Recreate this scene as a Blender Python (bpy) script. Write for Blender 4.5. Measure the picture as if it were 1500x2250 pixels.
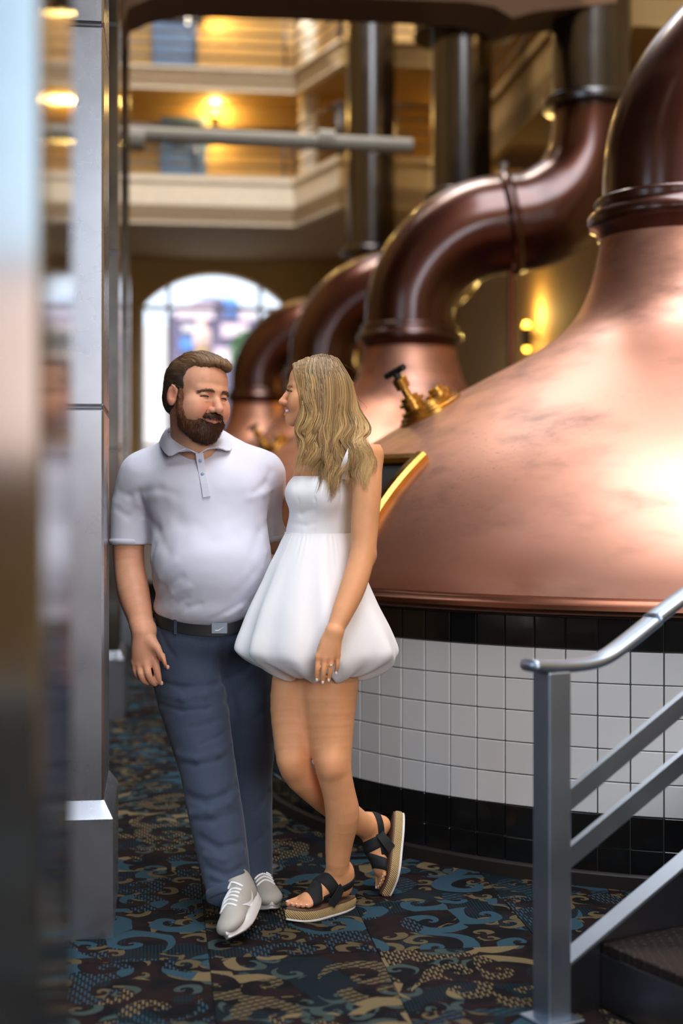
import bpy, math, random
import numpy as np
from math import sin, cos, pi, radians, sqrt, atan2
from mathutils import Vector, Matrix
random.seed(7); RNG = np.random.default_rng(11)
SC = bpy.context.scene
for _o in list(bpy.data.objects): bpy.data.objects.remove(_o)
COL = SC.collection

# ------------------------------------------------------------------ camera
CZ, FP = 1.36, 3125.0            # camera height, focal length in pixels of the 1500x2250 frame
cam_d = bpy.data.cameras.new('camera'); cam = bpy.data.objects.new('camera', cam_d); COL.objects.link(cam)
cam.location = (0, 0, CZ); cam.rotation_euler = (radians(90), 0, 0)
cam_d.sensor_fit = 'AUTO'; cam_d.sensor_width = 36; cam_d.lens = 50; cam_d.shift_y = -40/2250
cam_d.dof.use_dof = True; cam_d.dof.focus_distance = 4.66; cam_d.dof.aperture_fstop = 1.25
cam_d.clip_start = .05; cam_d.clip_end = 300
SC.camera = cam

# ------------------------------------------------------------------ view, world
SC.view_settings.view_transform = 'Standard'; SC.view_settings.look = 'None'
SC.view_settings.gamma = 1; SC.view_settings.use_curve_mapping = False
SC.view_settings.exposure = 0.12
SC.cycles.use_denoising = True
SC.cycles.max_bounces = 8; SC.cycles.glossy_bounces = 4; SC.cycles.diffuse_bounces = 4
SC.cycles.caustics_reflective = False; SC.cycles.caustics_refractive = False
SC.cycles.sample_clamp_indirect = 6
W = bpy.data.worlds.new('world'); SC.world = W; W.use_nodes = True
wb = W.node_tree.nodes['Background']; wb.inputs[0].default_value = (.72, .84, 1, 1); wb.inputs[1].default_value = 2.2

# hall axes: u runs down the hall, v across it
TH = 0.128
U = np.array([-sin(TH), cos(TH)]); V = np.array([cos(TH), sin(TH)])
def H(l, a, z): return (l*V[0]+a*U[0], l*V[1]+a*U[1], z)
def P(px, py, Y): return np.array([(px-750)/FP*Y, Y, CZ-(py-1085)/FP*Y])
def HP(px, py, a):
    dx = (px-750)/FP; t = a/(dx*U[0]+U[1])
    return (t*(dx*V[0]+V[1]), CZ-(py-1085)/FP*t)        # l, z on the cross plane a
HROT = TH

def area(name, loc, target, sx, sy, power, col):
    d = bpy.data.lights.new(name, 'AREA'); d.shape = 'RECTANGLE'; d.size = sx; d.size_y = sy; d.energy = power; d.color = col
    o = bpy.data.objects.new(name, d); COL.objects.link(o); o.location = loc
    o.rotation_euler = (Vector(target)-Vector(loc)).to_track_quat('-Z', 'Y').to_euler(); return o
# tall windows of the wall behind the photographer: sky in the upper lights, brick street below
area('window_daylight', H(2.9, -6.9, 4.15), H(2.2, 3, 2.6), 4.8, 2.3, 430, (.78, .88, 1))
area('window_daylight_low', H(2.9, -6.9, 2.25), H(2.2, 3, 1.6), 4.8, 1.3, 170, (1, .86, .82))
area('window_daylight_far', H(-1.75, -6.9, 4.15), H(-1.75, 3, 3.4), 3.7, 2.3, 62, (.50, .74, 1))
area('window_daylight_far_low', H(-1.75, -6.9, 2.25), H(-1.75, 3, 2.0), 3.7, 1.3, 24, (1, .80, .78))
area('side_window_daylight', H(-4.6, 2.4, 3.0), H(0, 5.0, 1.2), 4.0, 3.2, 130, (.60, .80, 1))
# glass roof over the kettles and over the far atrium
area('roof_skylight', H(2.3, 1.6, 12.6), H(2.3, 1.6, 0), 4.6, 14.5, 1750, (.88, .93, 1))
area('atrium_skylight', H(1.2, 15.2, 12.7), H(.6, 20, 4), 5, 3.2, 900, (1, .92, .80))

# ------------------------------------------------------------------ colour, materials
def lin(c):
    c = np.array(c, float)/255
    return tuple(np.where(c <= .04045, c/12.92, ((c+.055)/1.055)**2.4))
class NT:
    def __init__(s, name):
        s.m = bpy.data.materials.new(name); s.m.use_nodes = True; s.t = s.m.node_tree; s.b = s.t.nodes['Principled BSDF']
    def n(s, typ, **kw):
        nd = s.t.nodes.new(typ)
        for k, v in kw.items():
            if k.startswith('i_'):
                key = k[2:]; key = int(key) if key.isdigit() else key.replace('_', ' ')
                if hasattr(v, 'is_output') or isinstance(v, bpy.types.NodeSocket): s.t.links.new(v, nd.inputs[key])
                else: nd.inputs[key].default_value = v
            else: setattr(nd, k, v)
        return nd
    def link(s, a, b): s.t.links.new(a, b)
    def math(s, op, a, b=None, c=None):
        nd = s.n('ShaderNodeMath', operation=op)
        for i, v in enumerate((a, b, c)):
            if v is None: continue
            if isinstance(v, bpy.types.NodeSocket): s.link(v, nd.inputs[i])
            else: nd.inputs[i].default_value = v
        return nd.outputs[0]
    def mix(s, fac, a, b):
        nd = s.n('ShaderNodeMix', data_type='RGBA')
        for k, v in ((0, fac), (6, a), (7, b)):
            if isinstance(v, bpy.types.NodeSocket): s.link(v, nd.inputs[k])
            else: nd.inputs[k].default_value = (tuple(v)+(1,))[:4] if k else v
        return nd.outputs[2]
    def ramp(s, fac, stops, interp='LINEAR'):
        nd = s.n('ShaderNodeValToRGB'); nd.color_ramp.interpolation = interp; el = nd.color_ramp.elements
        while len(el) < len(stops): el.new(.5)
        for e, (p, c) in zip(el, stops):
            e.position = p; e.color = (tuple(c)+(1,))[:4] if hasattr(c, '__len__') else (c, c, c, 1)
        s.link(fac, nd.inputs[0]); return nd.outputs[0]
    def noise(s, vec, scale, detail=3, rough=.55):
        nd = s.n('ShaderNodeTexNoise'); nd.inputs['Scale'].default_value = scale; nd.inputs['Detail'].default_value = detail
        nd.inputs['Roughness'].default_value = rough
        if vec is not None: s.link(vec, nd.inputs['Vector'])
        return nd.outputs[0]
    def coord(s, which='Object'): return s.n('ShaderNodeTexCoord').outputs[which]
    def bump(s, h, strength=.3, dist=.01):
        nd = s.n('ShaderNodeBump'); nd.inputs['Strength'].default_value = strength; nd.inputs['Distance'].default_value = dist
        s.link(h, nd.inputs['Height']); s.link(nd.outputs[0], s.b.inputs['Normal'])
    def set(s, **kw):
        for k, v in kw.items():
            k = k.replace('_', ' ')
            if isinstance(v, bpy.types.NodeSocket): s.link(v, s.b.inputs[k])
            else: s.b.inputs[k].default_value = v
        return s
    def scaled(s, vec, sc):
        nd = s.n('ShaderNodeMapping'); s.link(vec, nd.inputs[0]); nd.inputs['Scale'].default_value = sc; return nd.outputs[0]
M = {}
def plain(name, rgb, rough=.6, metal=0, var=.12, vscale=8, bump=0, bscale=60, **kw):
    t = NT(name); c = lin(rgb); co = t.coord()
    f = t.noise(co, vscale, 4)
    col = t.mix(f, tuple(x*(1-var) for x in c), tuple(min(1, x*(1+var)) for x in c))
    t.set(Base_Color=col, Roughness=rough, Metallic=metal, **kw)
    if bump: t.bump(t.noise(co, bscale, 3), bump, .004)
    M[name] = t.m; return t.m
def emis(name, rgb, strength):
    t = NT(name); t.set(Base_Color=lin(rgb)+(1,), Emission_Color=lin(rgb)+(1,), Emission_Strength=strength); M[name] = t.m
def brushed(name, rgb, rough, stretch=(60, 60, 1.5), bump=.05, rv=.12, aniso=0):
    t = NT(name); co = t.coord(); sc = t.scaled(co, stretch)
    f = t.noise(sc, 3, 5, .6); g = t.noise(co, 3.5, 4, .6)
    c = lin(rgb)
    t.set(Base_Color=t.mix(g, tuple(x*.82 for x in c), tuple(min(1, x*1.12) for x in c)), Metallic=1,
          Roughness=t.math('ADD', t.math('MULTIPLY', g, rv*2), rough-rv))
    t.bump(f, bump, .002); M[name] = t.m; return t
brushed('steel', (176, 174, 172), .24)
brushed('steel_brushed', (182, 184, 190), .28, rv=.05, bump=.015)
brushed('steel_polished', (190, 186, 180), .11, rv=.04, bump=.02)
brushed('steel_dark', (112, 112, 116), .33)
brushed('rail_steel', (166, 177, 192), .40, stretch=(3, 3, 3), bump=.12, rv=.1)
brushed('riser_steel', (98, 95, 94), .22, stretch=(20, 20, 2), rv=.06)
brushed('brass', (196, 150, 74), .26, stretch=(8, 8, 8), rv=.08)
def copper(name, base, dark, rough, patina, coat=.3, crough=.3):
    t = NT(name); co = t.coord(); c = lin(base); d = lin(dark)
    g = t.noise(t.scaled(co, (1.0, 1.0, 2.4)), 1.6, 4, .55)          # broad stains
    s = t.noise(t.scaled(co, (3, 3, 6)), 2.0, 4, .6)
    stain = t.math('MULTIPLY', t.ramp(g, [(.48, 0.), (.72, 1.)]), t.ramp(s, [(.35, .2), (.7, 1.)]))
    fine = t.ramp(t.noise(t.scaled(co, (20, 20, 45)), 2.0, 4, .7), [(.60, 0.), (.70, 1.)])   # small tarnish flecks
    fl = t.math('MULTIPLY', fine, t.ramp(t.noise(co, 1.3, 2), [(.45, 0.), (.65, .55)]))
    hue = t.mix(t.noise(co, .9, 3), c, tuple(np.array(c)*np.array([1.04, .93, .86])))
    col = t.mix(t.math('MULTIPLY', stain, patina), hue, d)
    col = t.mix(t.math('MULTIPLY', fl, patina), col, tuple(np.array(d)*.55))
    r = t.math('ADD', rough, t.math('MULTIPLY', t.math('ADD', t.math('MULTIPLY', g, .5), stain), .16))
    t.set(Base_Color=col, Metallic=1, Roughness=r, Coat_Weight=coat, Coat_Roughness=crough)
    t.bump(t.noise(t.scaled(co, (2, 2, 2)), 2, 3), .05, .02); M[name] = t.m
copper('copper', (204, 148, 124), (90, 62, 55), .43, 1., .42, .34)
copper('copper_pipe', (80, 43, 31), (42, 28, 25), .34, .8, 1., .17)
copper('copper_trim', (128, 78, 54), (70, 44, 36), .26, .6)
plain('plaster_tan', (168, 136, 84), .8, bump=.1, bscale=120)
plain('plaster_cream', (232, 220, 200), .75, bump=.08, bscale=120)
plain('plaster_brown', (84, 56, 28), .8)
plain('paint_blue', (70, 104, 150), .5)
plain('black_metal', (26, 26, 28), .4)
plain('dark_wood', (34, 26, 22), .5)
plain('paint_grey', (150, 142, 128), .6)
plain('grout', (92, 96, 88), .9)
plain('asphalt', (190, 186, 186), .9)
plain('stone_pale', (226, 220, 216), .9)
emis('lamp_glow', (255, 190, 60), 9)
t = NT('glass'); t.set(Base_Color=(1, 1, 1, 1), Roughness=.02, Alpha=.12); M['glass'] = t.m
def tilemat(name, rgb, rough):
    t = NT(name); oi = t.n('ShaderNodeObjectInfo').outputs['Random']; c = lin(rgb); co = t.coord()
    k = t.math('ADD', t.math('MULTIPLY', oi, .12), t.math('MULTIPLY', t.noise(co, 5, 3), .06))
    col = t.mix(k, c, tuple(x*.55 for x in c))
    sp = t.ramp(t.noise(co, 55, 3, .6), [(.72, 0.), (.76, .5)])
    t.set(Base_Color=t.mix(sp, col, tuple(x*.35 for x in c)), Roughness=rough, Coat_Weight=.2)
    t.bump(t.noise(co, 9, 2), .08, .01); M[name] = t.m
tilemat('tile_white', (222, 220, 218), .26)
tilemat('tile_black', (20, 19, 19), .16)

# ------------------------------------------------------------------ mesh and object helpers
def wloc(o):
    v = Vector((0, 0, 0))
    while o is not None: v += o.location; o = o.parent
    return v
def mesh(name, Vt, F, smooth=False, sharp=None):
    me = bpy.data.meshes.new(name); me.from_pydata([tuple(map(float, v)) for v in Vt], [], [tuple(map(int, f)) for f in F]); me.update()
    if smooth:
        me.polygons.foreach_set('use_smooth', [True]*len(me.polygons))
        if sharp: me.set_sharp_from_angle(angle=radians(sharp))
    return me
def link(name, me, mat, parent=None, loc=(0, 0, 0)):
    o = bpy.data.objects.new(name, me); COL.objects.link(o); o.location = loc
    if mat is not None and not me.materials: me.materials.append(M[mat] if isinstance(mat, str) else mat)
    if parent: o.parent = parent
    return o
def obj(name, VF, mat, parent=None, smooth=False, sharp=None, base=None):
    """world-space geometry -> object under parent (parents carry translation only)"""
    Vt, F = VF; Vt = np.asarray(Vt, float)
    if parent is not None: Vt = Vt-np.array(wloc(parent)); loc = (0, 0, 0)
    elif base is not None: Vt = Vt-np.array(base); loc = base
    else:
        lo, hi = Vt.min(0), Vt.max(0); loc = ((lo[0]+hi[0])/2, (lo[1]+hi[1])/2, lo[2]); Vt = Vt-np.array(loc)
    return link(name, mesh(name, Vt, F, smooth, sharp), mat, parent, loc)
def tag(o, label=None, cat=None, group=None, kind=None):
    for k, v in (('label', label), ('category', cat), ('group', group), ('kind', kind)):
        if v: o[k] = v
    return o
def thing(name, loc, label, cat, group=None, kind=None):
    o = bpy.data.objects.new(name, None); COL.objects.link(o); o.location = loc; o.empty_display_size = .1
    return tag(o, label, cat, group, kind)
def struct(name, VF, mat, label=None, **kw): return tag(obj(name, VF, mat, **kw), label, kind='structure')
def join(*parts):
    Vs, Fs, n = [], [], 0
    for v, f in parts:
        Vs.append(np.asarray(v, float)); Fs += [tuple(i+n for i in q) for q in f]; n += len(v)
    return np.vstack(Vs), Fs
BF = [(0, 2, 3, 1), (4, 5, 7, 6), (0, 1, 5, 4), (2, 6, 7, 3), (0, 4, 6, 2), (1, 3, 7, 5)]
def box(lo, hi, frame=None):
    v = np.array([(x, y, z) for z in (lo[2], hi[2]) for y in (lo[1], hi[1]) for x in (lo[0], hi[0])], float)
    if frame == 'H': v = np.array([H(*p) for p in v])
    return v, BF
def bbox(lo, hi, b=.004, frame=None):
    """box with chamfered edges"""
    lo, hi = np.array(lo, float), np.array(hi, float); b = min(b, (hi-lo).min()*.45); vs = []
    import itertools
    idx = {}
    for sx, sy, sz in itertools.product((0, 1), repeat=3):
        c = np.array([(lo, hi)[s][i] for i, s in enumerate((sx, sy, sz))]); sg = np.array([1-2*sx, 1-2*sy, 1-2*sz])*b
        for ax in range(3):
            p = c+sg; p[ax] = c[ax]; idx[(sx, sy, sz, ax)] = len(vs); vs.append(p)
    F = []
    for ax in range(3):
        o1, o2 = [i for i in range(3) if i != ax]
        for s in (0, 1):
            q = []
            for a_, b_ in ((0, 0), (1, 0), (1, 1), (0, 1)):
                k = [0, 0, 0]; k[ax] = s; k[o1] = a_; k[o2] = b_; q.append(idx[tuple(k)+(ax,)])
            F.append(tuple(q))
    for ax in range(3):       # edges parallel to ax
        o1, o2 = [i for i in range(3) if i != ax]
        for a_ in (0, 1):
            for b_ in (0, 1):
                q = []
                for s, fx in ((0, o1), (0, o2), (1, o2), (1, o1)):
                    k = [0, 0, 0]; k[ax] = s; k[o1] = a_; k[o2] = b_; q.append(idx[tuple(k)+(fx,)])
                F.append(tuple(q))
    for s in itertools.product((0, 1), repeat=3): F.append(tuple(idx[s+(ax,)] for ax in range(3)))
    vs = np.array(vs); c0 = vs.mean(0); F2 = []
    for f in F:
        p = vs[list(f)]; nrm = np.cross(p[1]-p[0], p[2]-p[0])
        F2.append(f if np.dot(nrm, p.mean(0)-c0) > 0 else f[::-1])
    if frame == 'H': vs = np.array([H(*p) for p in vs])
    return vs, F2
def lathe(prof, seg=48, c=(0, 0, 0), a0=0, a1=2*pi, caps=False):
    prof = np.array(prof, float); full = abs(a1-a0-2*pi) < 1e-6; n = seg if full else seg+1
    an = a0+(a1-a0)*np.arange(n)/seg; k = len(prof)
    Vt = np.array([(c[0]+r*cos(t), c[1]+r*sin(t), c[2]+z) for t in an for r, z in prof]); F = []
    for i in range(seg):
        j = (i+1) % n
        for q in range(k-1): F.append((i*k+q, j*k+q, j*k+q+1, i*k+q+1))
    if caps and full:
        F.append(tuple(i*k for i in range(n))[::-1]); F.append(tuple(i*k+k-1 for i in range(n)))
    return Vt, F
def frames(path):
    path = np.array(path, float); T = np.gradient(path, axis=0); T /= np.linalg.norm(T, axis=1)[:, None]
    n0 = np.cross(T[0], (0, 0, 1.)); n0 = np.array((1., 0, 0)) if np.linalg.norm(n0) < 1e-3 else n0/np.linalg.norm(n0)
    N = [n0]
    for i in range(1, len(path)):
        n = N[-1]-T[i]*np.dot(N[-1], T[i]); N.append(n/np.linalg.norm(n))
    N = np.array(N); return path, T, N, np.cross(T, N)
def tube(path, rad, seg=16, caps=True, sq=None):
    path, T, N, B = frames(path); k = len(path); rad = np.broadcast_to(np.array(rad, float), (k,))
    an = 2*pi*np.arange(seg)/seg
    Vt = (path[:, None]+rad[:, None, None]*(np.cos(an)[None, :, None]*N[:, None]+np.sin(an)[None, :, None]*B[:, None])).reshape(-1, 3)
    F = [(i*seg+j, i*seg+(j+1) % seg, (i+1)*seg+(j+1) % seg, (i+1)*seg+j) for i in range(k-1) for j in range(seg)]
    if caps: F.append(tuple(range(seg))[::-1]); F.append(tuple((k-1)*seg+j for j in range(seg)))
    return Vt, F
def sweep(path, prof, up=(0, 0, 1), caps=True):
    """profile (side, up) pairs swept along a path, kept upright"""
    path = np.array(path, float); T = np.gradient(path, axis=0); T /= np.linalg.norm(T, axis=1)[:, None]
    S = np.cross(T, np.array(up, float)); S /= np.linalg.norm(S, axis=1)[:, None]; B = np.cross(S, T); prof = np.array(prof, float); m = len(prof)
    Vt = (path[:, None]+prof[None, :, :1]*S[:, None]+prof[None, :, 1:]*B[:, None]).reshape(-1, 3)
    F = [(i*m+j, i*m+(j+1) % m, (i+1)*m+(j+1) % m, (i+1)*m+j) for i in range(len(path)-1) for j in range(m)]
    if caps: F.append(tuple(range(m))[::-1]); F.append(tuple((len(path)-1)*m+j for j in range(m)))
    return Vt, F
def cyl(p0, p1, r, seg=16, r1=None): return tube([p0, p1], [r, r if r1 is None else r1], seg)
def spline(pts, n):
    """Catmull-Rom through pts"""
    p = np.array(pts, float); p = np.vstack([2*p[0]-p[1], p, 2*p[-1]-p[-2]]); m = len(p)-3; t = np.linspace(0, m-1e-6, n); i = t.astype(int); f = (t-i)[:, None]
    a, b, c, d = p[i], p[i+1], p[i+2], p[i+3]
    return .5*((2*b)+(-a+c)*f+(2*a-5*b+4*c-d)*f*f+(-a+3*b-3*c+d)*f**3)
def prism(poly, T, d):
    """planar polygon (n,3) extruded along d"""
    p = np.array(poly, float); n = len(p); Vt = np.vstack([p, p+np.array(d, float)])
    return Vt, [tuple(range(n))[::-1], tuple(range(n, 2*n))]+[(i, (i+1) % n, (i+1) % n+n, i+n) for i in range(n)]
# ------------------------------------------------------------------ carpet
def carpet():
    t = NT('carpet'); oi = t.n('ShaderNodeObjectInfo').outputs['Random']
    co = t.coord(); off = t.n('ShaderNodeCombineXYZ'); t.link(t.math('MULTIPLY', oi, 37.), off.inputs[0]); t.link(t.math('MULTIPLY', oi, 91.), off.inputs[1])
    va = t.n('ShaderNodeVectorMath', operation='ADD'); t.link(co, va.inputs[0]); t.link(off.outputs[0], va.inputs[1]); p0 = va.outputs[0]
    wn = t.n('ShaderNodeTexNoise'); wn.inputs['Scale'].default_value = 7; wn.inputs['Detail'].default_value = 1; t.link(p0, wn.inputs['Vector'])
    ws = t.n('ShaderNodeVectorMath', operation='SCALE'); t.link(wn.outputs['Color'], ws.inputs[0]); ws.inputs['Scale'].default_value = .05
    wa = t.n('ShaderNodeVectorMath', operation='ADD'); t.link(p0, wa.inputs[0]); t.link(ws.outputs[0], wa.inputs[1]); p = wa.outputs[0]
    def scroll(scale, turns, width, rmax, rnd):
        vo = t.n('ShaderNodeTexVoronoi', voronoi_dimensions='2D', feature='F1'); t.link(p, vo.inputs['Vector']); vo.inputs['Scale'].default_value = scale
        vo.inputs['Randomness'].default_value = rnd
        sub = t.n('ShaderNodeVectorMath', operation='SUBTRACT'); t.link(p, sub.inputs[0]); t.link(vo.outputs['Position'], sub.inputs[1])
        sx = t.n('ShaderNodeSeparateXYZ'); t.link(sub.outputs[0], sx.inputs[0])
        th = t.math('ARCTAN2', sx.outputs[1], sx.outputs[0]); r = t.math('MULTIPLY', vo.outputs['Distance'], 1.)
        sc = t.n('ShaderNodeSeparateColor'); t.link(vo.outputs['Color'], sc.inputs[0])
        sg = t.math('SUBTRACT', t.math('MULTIPLY', t.math('GREATER_THAN', sc.outputs[0], .5), 2.), 1.)
        lr = t.math('LOGARITHM', t.math('ADD', r, .05), 2.718)
        ph = t.math('ADD', t.math('ADD', t.math('MULTIPLY', th, sg), t.math('MULTIPLY', lr, turns)), t.math('MULTIPLY', sc.outputs[1], 6.28))
        s = t.math('COSINE', ph)
        band = t.math('GREATER_THAN', s, width)
        return t.math('MULTIPLY', band, t.math('LESS_THAN', r, rmax)), sc.outputs[2], r
    s1, c1, r1 = scroll(4.4, 3.6, .25, .60, .75)
    s2, c2, r2 = scroll(9.5, 3.2, .40, .55, .9)
    sx = t.n('ShaderNodeSeparateXYZ'); t.link(p0, sx.inputs[0]); X, Y = sx.outputs[0], sx.outputs[1]
    zone = t.noise(p0, 2.3, 1)
    lines = t.math('GREATER_THAN', t.math('SINE', t.math('MULTIPLY', X, 2*pi/.0105)), -.25)
    dash = t.math('GREATER_THAN', t.math('SINE', t.math('ADD', t.math('MULTIPLY', Y, 2*pi/.052), t.math('MULTIPLY', t.math('FLOOR', t.math('MULTIPLY', X, 1/.0105)), 2.4))), -.35)
    zl = t.math('GREATER_THAN', zone, .50)
    lm = t.math('MAXIMUM', t.math('SUBTRACT', 1., zl), t.math('MULTIPLY', lines, dash))
    big = t.math('MULTIPLY', s1, lm); small = t.math('MULTIPLY', t.math('MULTIPLY', s2, t.math('SUBTRACT', 1., s1)), t.math('GREATER_THAN', t.noise(p0, 3.1, 1), .47))
    dk = t.mix(t.ramp(t.noise(p, 9, 2), [(.42, 0.), (.56, 1.)]), lin((13, 13, 16)), lin((34, 21, 21)))
    dk = t.mix(t.math('MULTIPLY', t.math('GREATER_THAN', t.noise(p0, 3.3, 1), .56), lines), dk, lin((18, 38, 46)))
    blue = t.math('GREATER_THAN', t.math('ADD', t.math('MULTIPLY', oi, .5), t.math('MULTIPLY', t.noise(p0, 1.9, 1), .6)), .56)
    colA = t.mix(blue, lin((122, 104, 74)), lin((48, 74, 86))); colB = t.mix(blue, lin((62, 74, 70)), lin((96, 82, 58)))
    c = t.mix(small, dk, colB); c = t.mix(big, c, colA)
    fine = t.noise(t.scaled(co, (1, 1, 1)), 420, 2)
    c = t.mix(t.ramp(fine, [(.35, .0), (.75, .55)]), c, lin((14, 12, 12)))
    t.set(Base_Color=c, Roughness=.95, Specular_IOR_Level=.12); t.bump(fine, .6, .004); M['carpet'] = t.m
carpet()
fl = struct('floor', box((-5, -7, -.25), (5.4, 25.3, -.006), 'H'), 'carpet', 'patterned dark carpet floor of the hall')
TP = .5
tme = mesh('carpet_tile', *bbox((-TP/2+.0007, -TP/2+.0007, -.006), (TP/2-.0007, TP/2-.0007, 0), .0012))
fw = wloc(fl)
for i in range(-3, 5):
    for j in range(-4, 13):
        l, a = .147+TP*(i+.5), 4.18+TP*(j+.5); x, y, z = H(l, a, 0); pxx = 750+FP*x/max(y, .1)
        if y < 2.6 or not (60 < pxx < 1700): continue
        o = link('carpet_tile', tme, 'carpet', fl, (x-fw.x, y-fw.y, -fw.z)); o.rotation_euler.z = HROT+random.choice((0, 0, pi/2, pi))

# ------------------------------------------------------------------ room shell
def wallpanel(l0, l1, z0, z1, a, th): return box((l0, a, z0), (l1, a+th, z1), 'H')
Z1, Z2, Z3 = 5.42, 6.14, 7.6
# wall behind the photographer, its windows carry the daylight
struct('wall_back', join(wallpanel(-5, 5.4, 0, 1.55, -7.3, .25), wallpanel(-5, 5.4, 5.32, 13.2, -7.3, .25), wallpanel(-5, -3.65, 1.55, 5.32, -7.3, .25), wallpanel(.12, .45, 1.55, 5.32, -7.3, .25),
       wallpanel(5.36, 5.4, 1.55, 5.32, -7.3, .25), wallpanel(-5, 5.4, 1.55, 5.32, -7.34, .03)), 'plaster_tan')
wf = [box((.46+k*1.21, -6.86, 1.55), (.53+k*1.21, -6.8, 5.32), 'H') for k in range(5)]+[box((-3.6+k*1.22, -6.86, 1.55), (-3.53+k*1.22, -6.8, 5.32), 'H') for k in range(4)]+[box((-3.6, -6.86, z), (5.36, -6.8, z+.07), 'H') for z in (1.55, 2.9, 5.25)]
struct('window_1', join(*wf), 'black_metal', 'tall gridded window behind the photographer')
struct('wall_left', join(box((-5.25, -7, 0), (-5, .2, 13), 'H'), box((-5.25, .2, 0), (-5, 4.6, 1.3), 'H'), box((-5.25, .2, 4.7), (-5, 4.6, 13), 'H'), box((-5.25, 4.6, 0), (-5, 25, 14), 'H'),
       box((-5.3, .2, 1.3), (-5.25, 4.6, 4.7), 'H')), 'plaster_tan')
struct('window_2', join(*[box((-4.98, .2+k*1.1, 1.3), (-4.9, .26+k*1.1, 4.7), 'H') for k in range(5)]), 'black_metal', 'side window left of the columns')
struct('wall_right', box((5.0, -7, 0), (5.25, 25, 15), 'H'), 'plaster_tan', 'tan plaster wall behind the copper kettles')
# ceiling over the near half, its far edge a haunched beam
struct('ceiling', join(box((-5, -7, Z1+.3), (-.1, 11.9, Z1+.5), 'H'), box((-5, -7.3, 13.0), (.0, 25, 13.2), 'H'), box((4.6, -7.3, 13.0), (5.2, 25, 13.2), 'H'), box((0, 8.9, 13.0), (4.6, 13.8, 13.2), 'H'), box((0, -7.3, 13.0), (4.6, -5.7, 13.2), 'H')), 'plaster_brown', 'brown ceiling around the roof lights')
struct('trim_5', join(*[box((0, a_, 12.7), (4.6, a_+.08, 13.1), 'H') for a_ in (-2, 1, 4, 7)]), 'plaster_brown', 'bars of the glass roof')
def lz(px, py, a): l, z = HP(px, py, a); return l, z
prof = [lz(236, 150, 11.6), lz(262, 110, 11.6), lz(285, 54, 11.6), lz(330, 34, 11.6), lz(405, 19, 11.6), lz(640, 26, 11.6), lz(1000, 40, 11.6), lz(1060, 50, 11.6), lz(1100, 74, 11.6), lz(1150, 60, 11.6)]
top = Z1+.6
poly = [(-5, top), (-5, prof[0][1]-.0)]+prof+[(3.7, prof[-1][1]+.1), (3.7, top)]
struct('trim_1', prism([H(l, 11.2, z) for l, z in poly], None, np.array(H(0, .6, 0))), 'plaster_brown', 'dark brown haunched beam crossing above the hall')
# end wall with its arched opening
def archwall(a, th, l0, l1, zt, ax0, ax1, zs, zc, mat, name, label, z0=0):
    n = 20; xs = np.linspace(ax0, ax1, n+1); cx = (ax0+ax1)/2; hw = (ax1-ax0)/2; rise = zc-zs; R = (hw*hw+rise*rise)/(2*rise)
    zz = [zc-R+sqrt(max(R*R-(x-cx)**2, 0)) for x in xs]
    parts = [box((l0, a, z0), (ax0, a+th, zt), 'H'), box((ax1, a, z0), (l1, a+th, zt), 'H')]
    for i in range(n):
        v = [H(xs[i], a, zz[i]), H(xs[i+1], a, zz[i+1]), H(xs[i+1], a, zt), H(xs[i], a, zt)]
        parts.append(prism(v, None, np.array(H(0, th, 0))))
    struct(name, join(*parts), mat, label); return xs, zz
al0, azc = HP(472, 600, 25); ax0, azs = HP(308, 676, 25); ax1, _ = HP(635, 676, 25)
axs, azz = archwall(25, .35, -5, 5.2, 15, ax0, ax1, azs, azc, 'plaster_tan', 'wall_end', 'tan end wall pierced by the bright arched window')
wparts = thing('window_3', H((ax0+ax1)/2, 25.15, 0), 'tall arched street window at the end of the hall', None, kind='structure')
def archpt(x): return float(np.interp(x, axs, azz))
f1, _ = HP(371, 0, 25.2); f2, _ = HP(570, 0, 25.2); zb = HP(0, 672, 25.2)[1]
for xm in (ax0+.03, f1, f2, ax1-.03): obj('mullion', box((xm-.035, 25.1, 0), (xm+.035, 25.2, archpt(xm)), 'H'), 'stone_pale', wparts)
for zm in (zb, 2.2): obj('transom', box((ax0, 25.1, zm-.035), (ax1, 25.2, zm+.035), 'H'), 'stone_pale', wparts)
for xa, xb in ((ax0+.06, f1-.04), (f1+.04, f2-.04), (f2+.04, ax1-.06)):
    obj('pane', box((xa, 25.14, .1), (xb, 25.15, 2.16), 'H'), 'glass', wparts); obj('pane', box((xa, 25.14, 2.24), (xb, 25.15, zb-.04), 'H'), 'glass', wparts)
    v = [H(x, 25.14, archpt(x)) for x in np.linspace(xb, xa, 9)]
    obj('pane', prism([H(xa, 25.14, zb+.04), H(xb, 25.14, zb+.04)]+v, None, np.array(H(0, .01, 0))), 'glass', wparts)
# street outside the arch
struct('ground', box((-25, 25.3, -.4), (25, 70, -.02), 'H'), 'asphalt', 'pale sunlit street outside the arch')
sun = bpy.data.lights.new('sun', 'SUN'); so = bpy.data.objects.new('sun', sun); COL.objects.link(so); sun.energy = 5; sun.angle = .01; sun.color = (1, .95, .9)
so.rotation_euler = Vector(H(.35, .55, -.8)).to_track_quat('-Z', 'Y').to_euler()
plain('brick_purple', (104, 96, 122), .9, var=.35, vscale=2.2); plain('poster_blue', (84, 140, 214), .6); plain('poster_pink', (232, 208, 218), .7)
plain('leaf', (72, 128, 70), .7, var=.4); plain('ochre', (190, 150, 80), .7); plain('skin_pink', (236, 196, 180), .7); plain('bark', (90, 70, 55), .9)
gb = thing('street_building', H(0, 45, 0), 'purple brick gateway building seen through the arched window', 'building')
def OP(px, py, a=45): return HP(px, py, a)
b0, _ = OP(373, 0); b1, _ = OP(566, 0); bt = OP(0, 690)[1]
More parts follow.
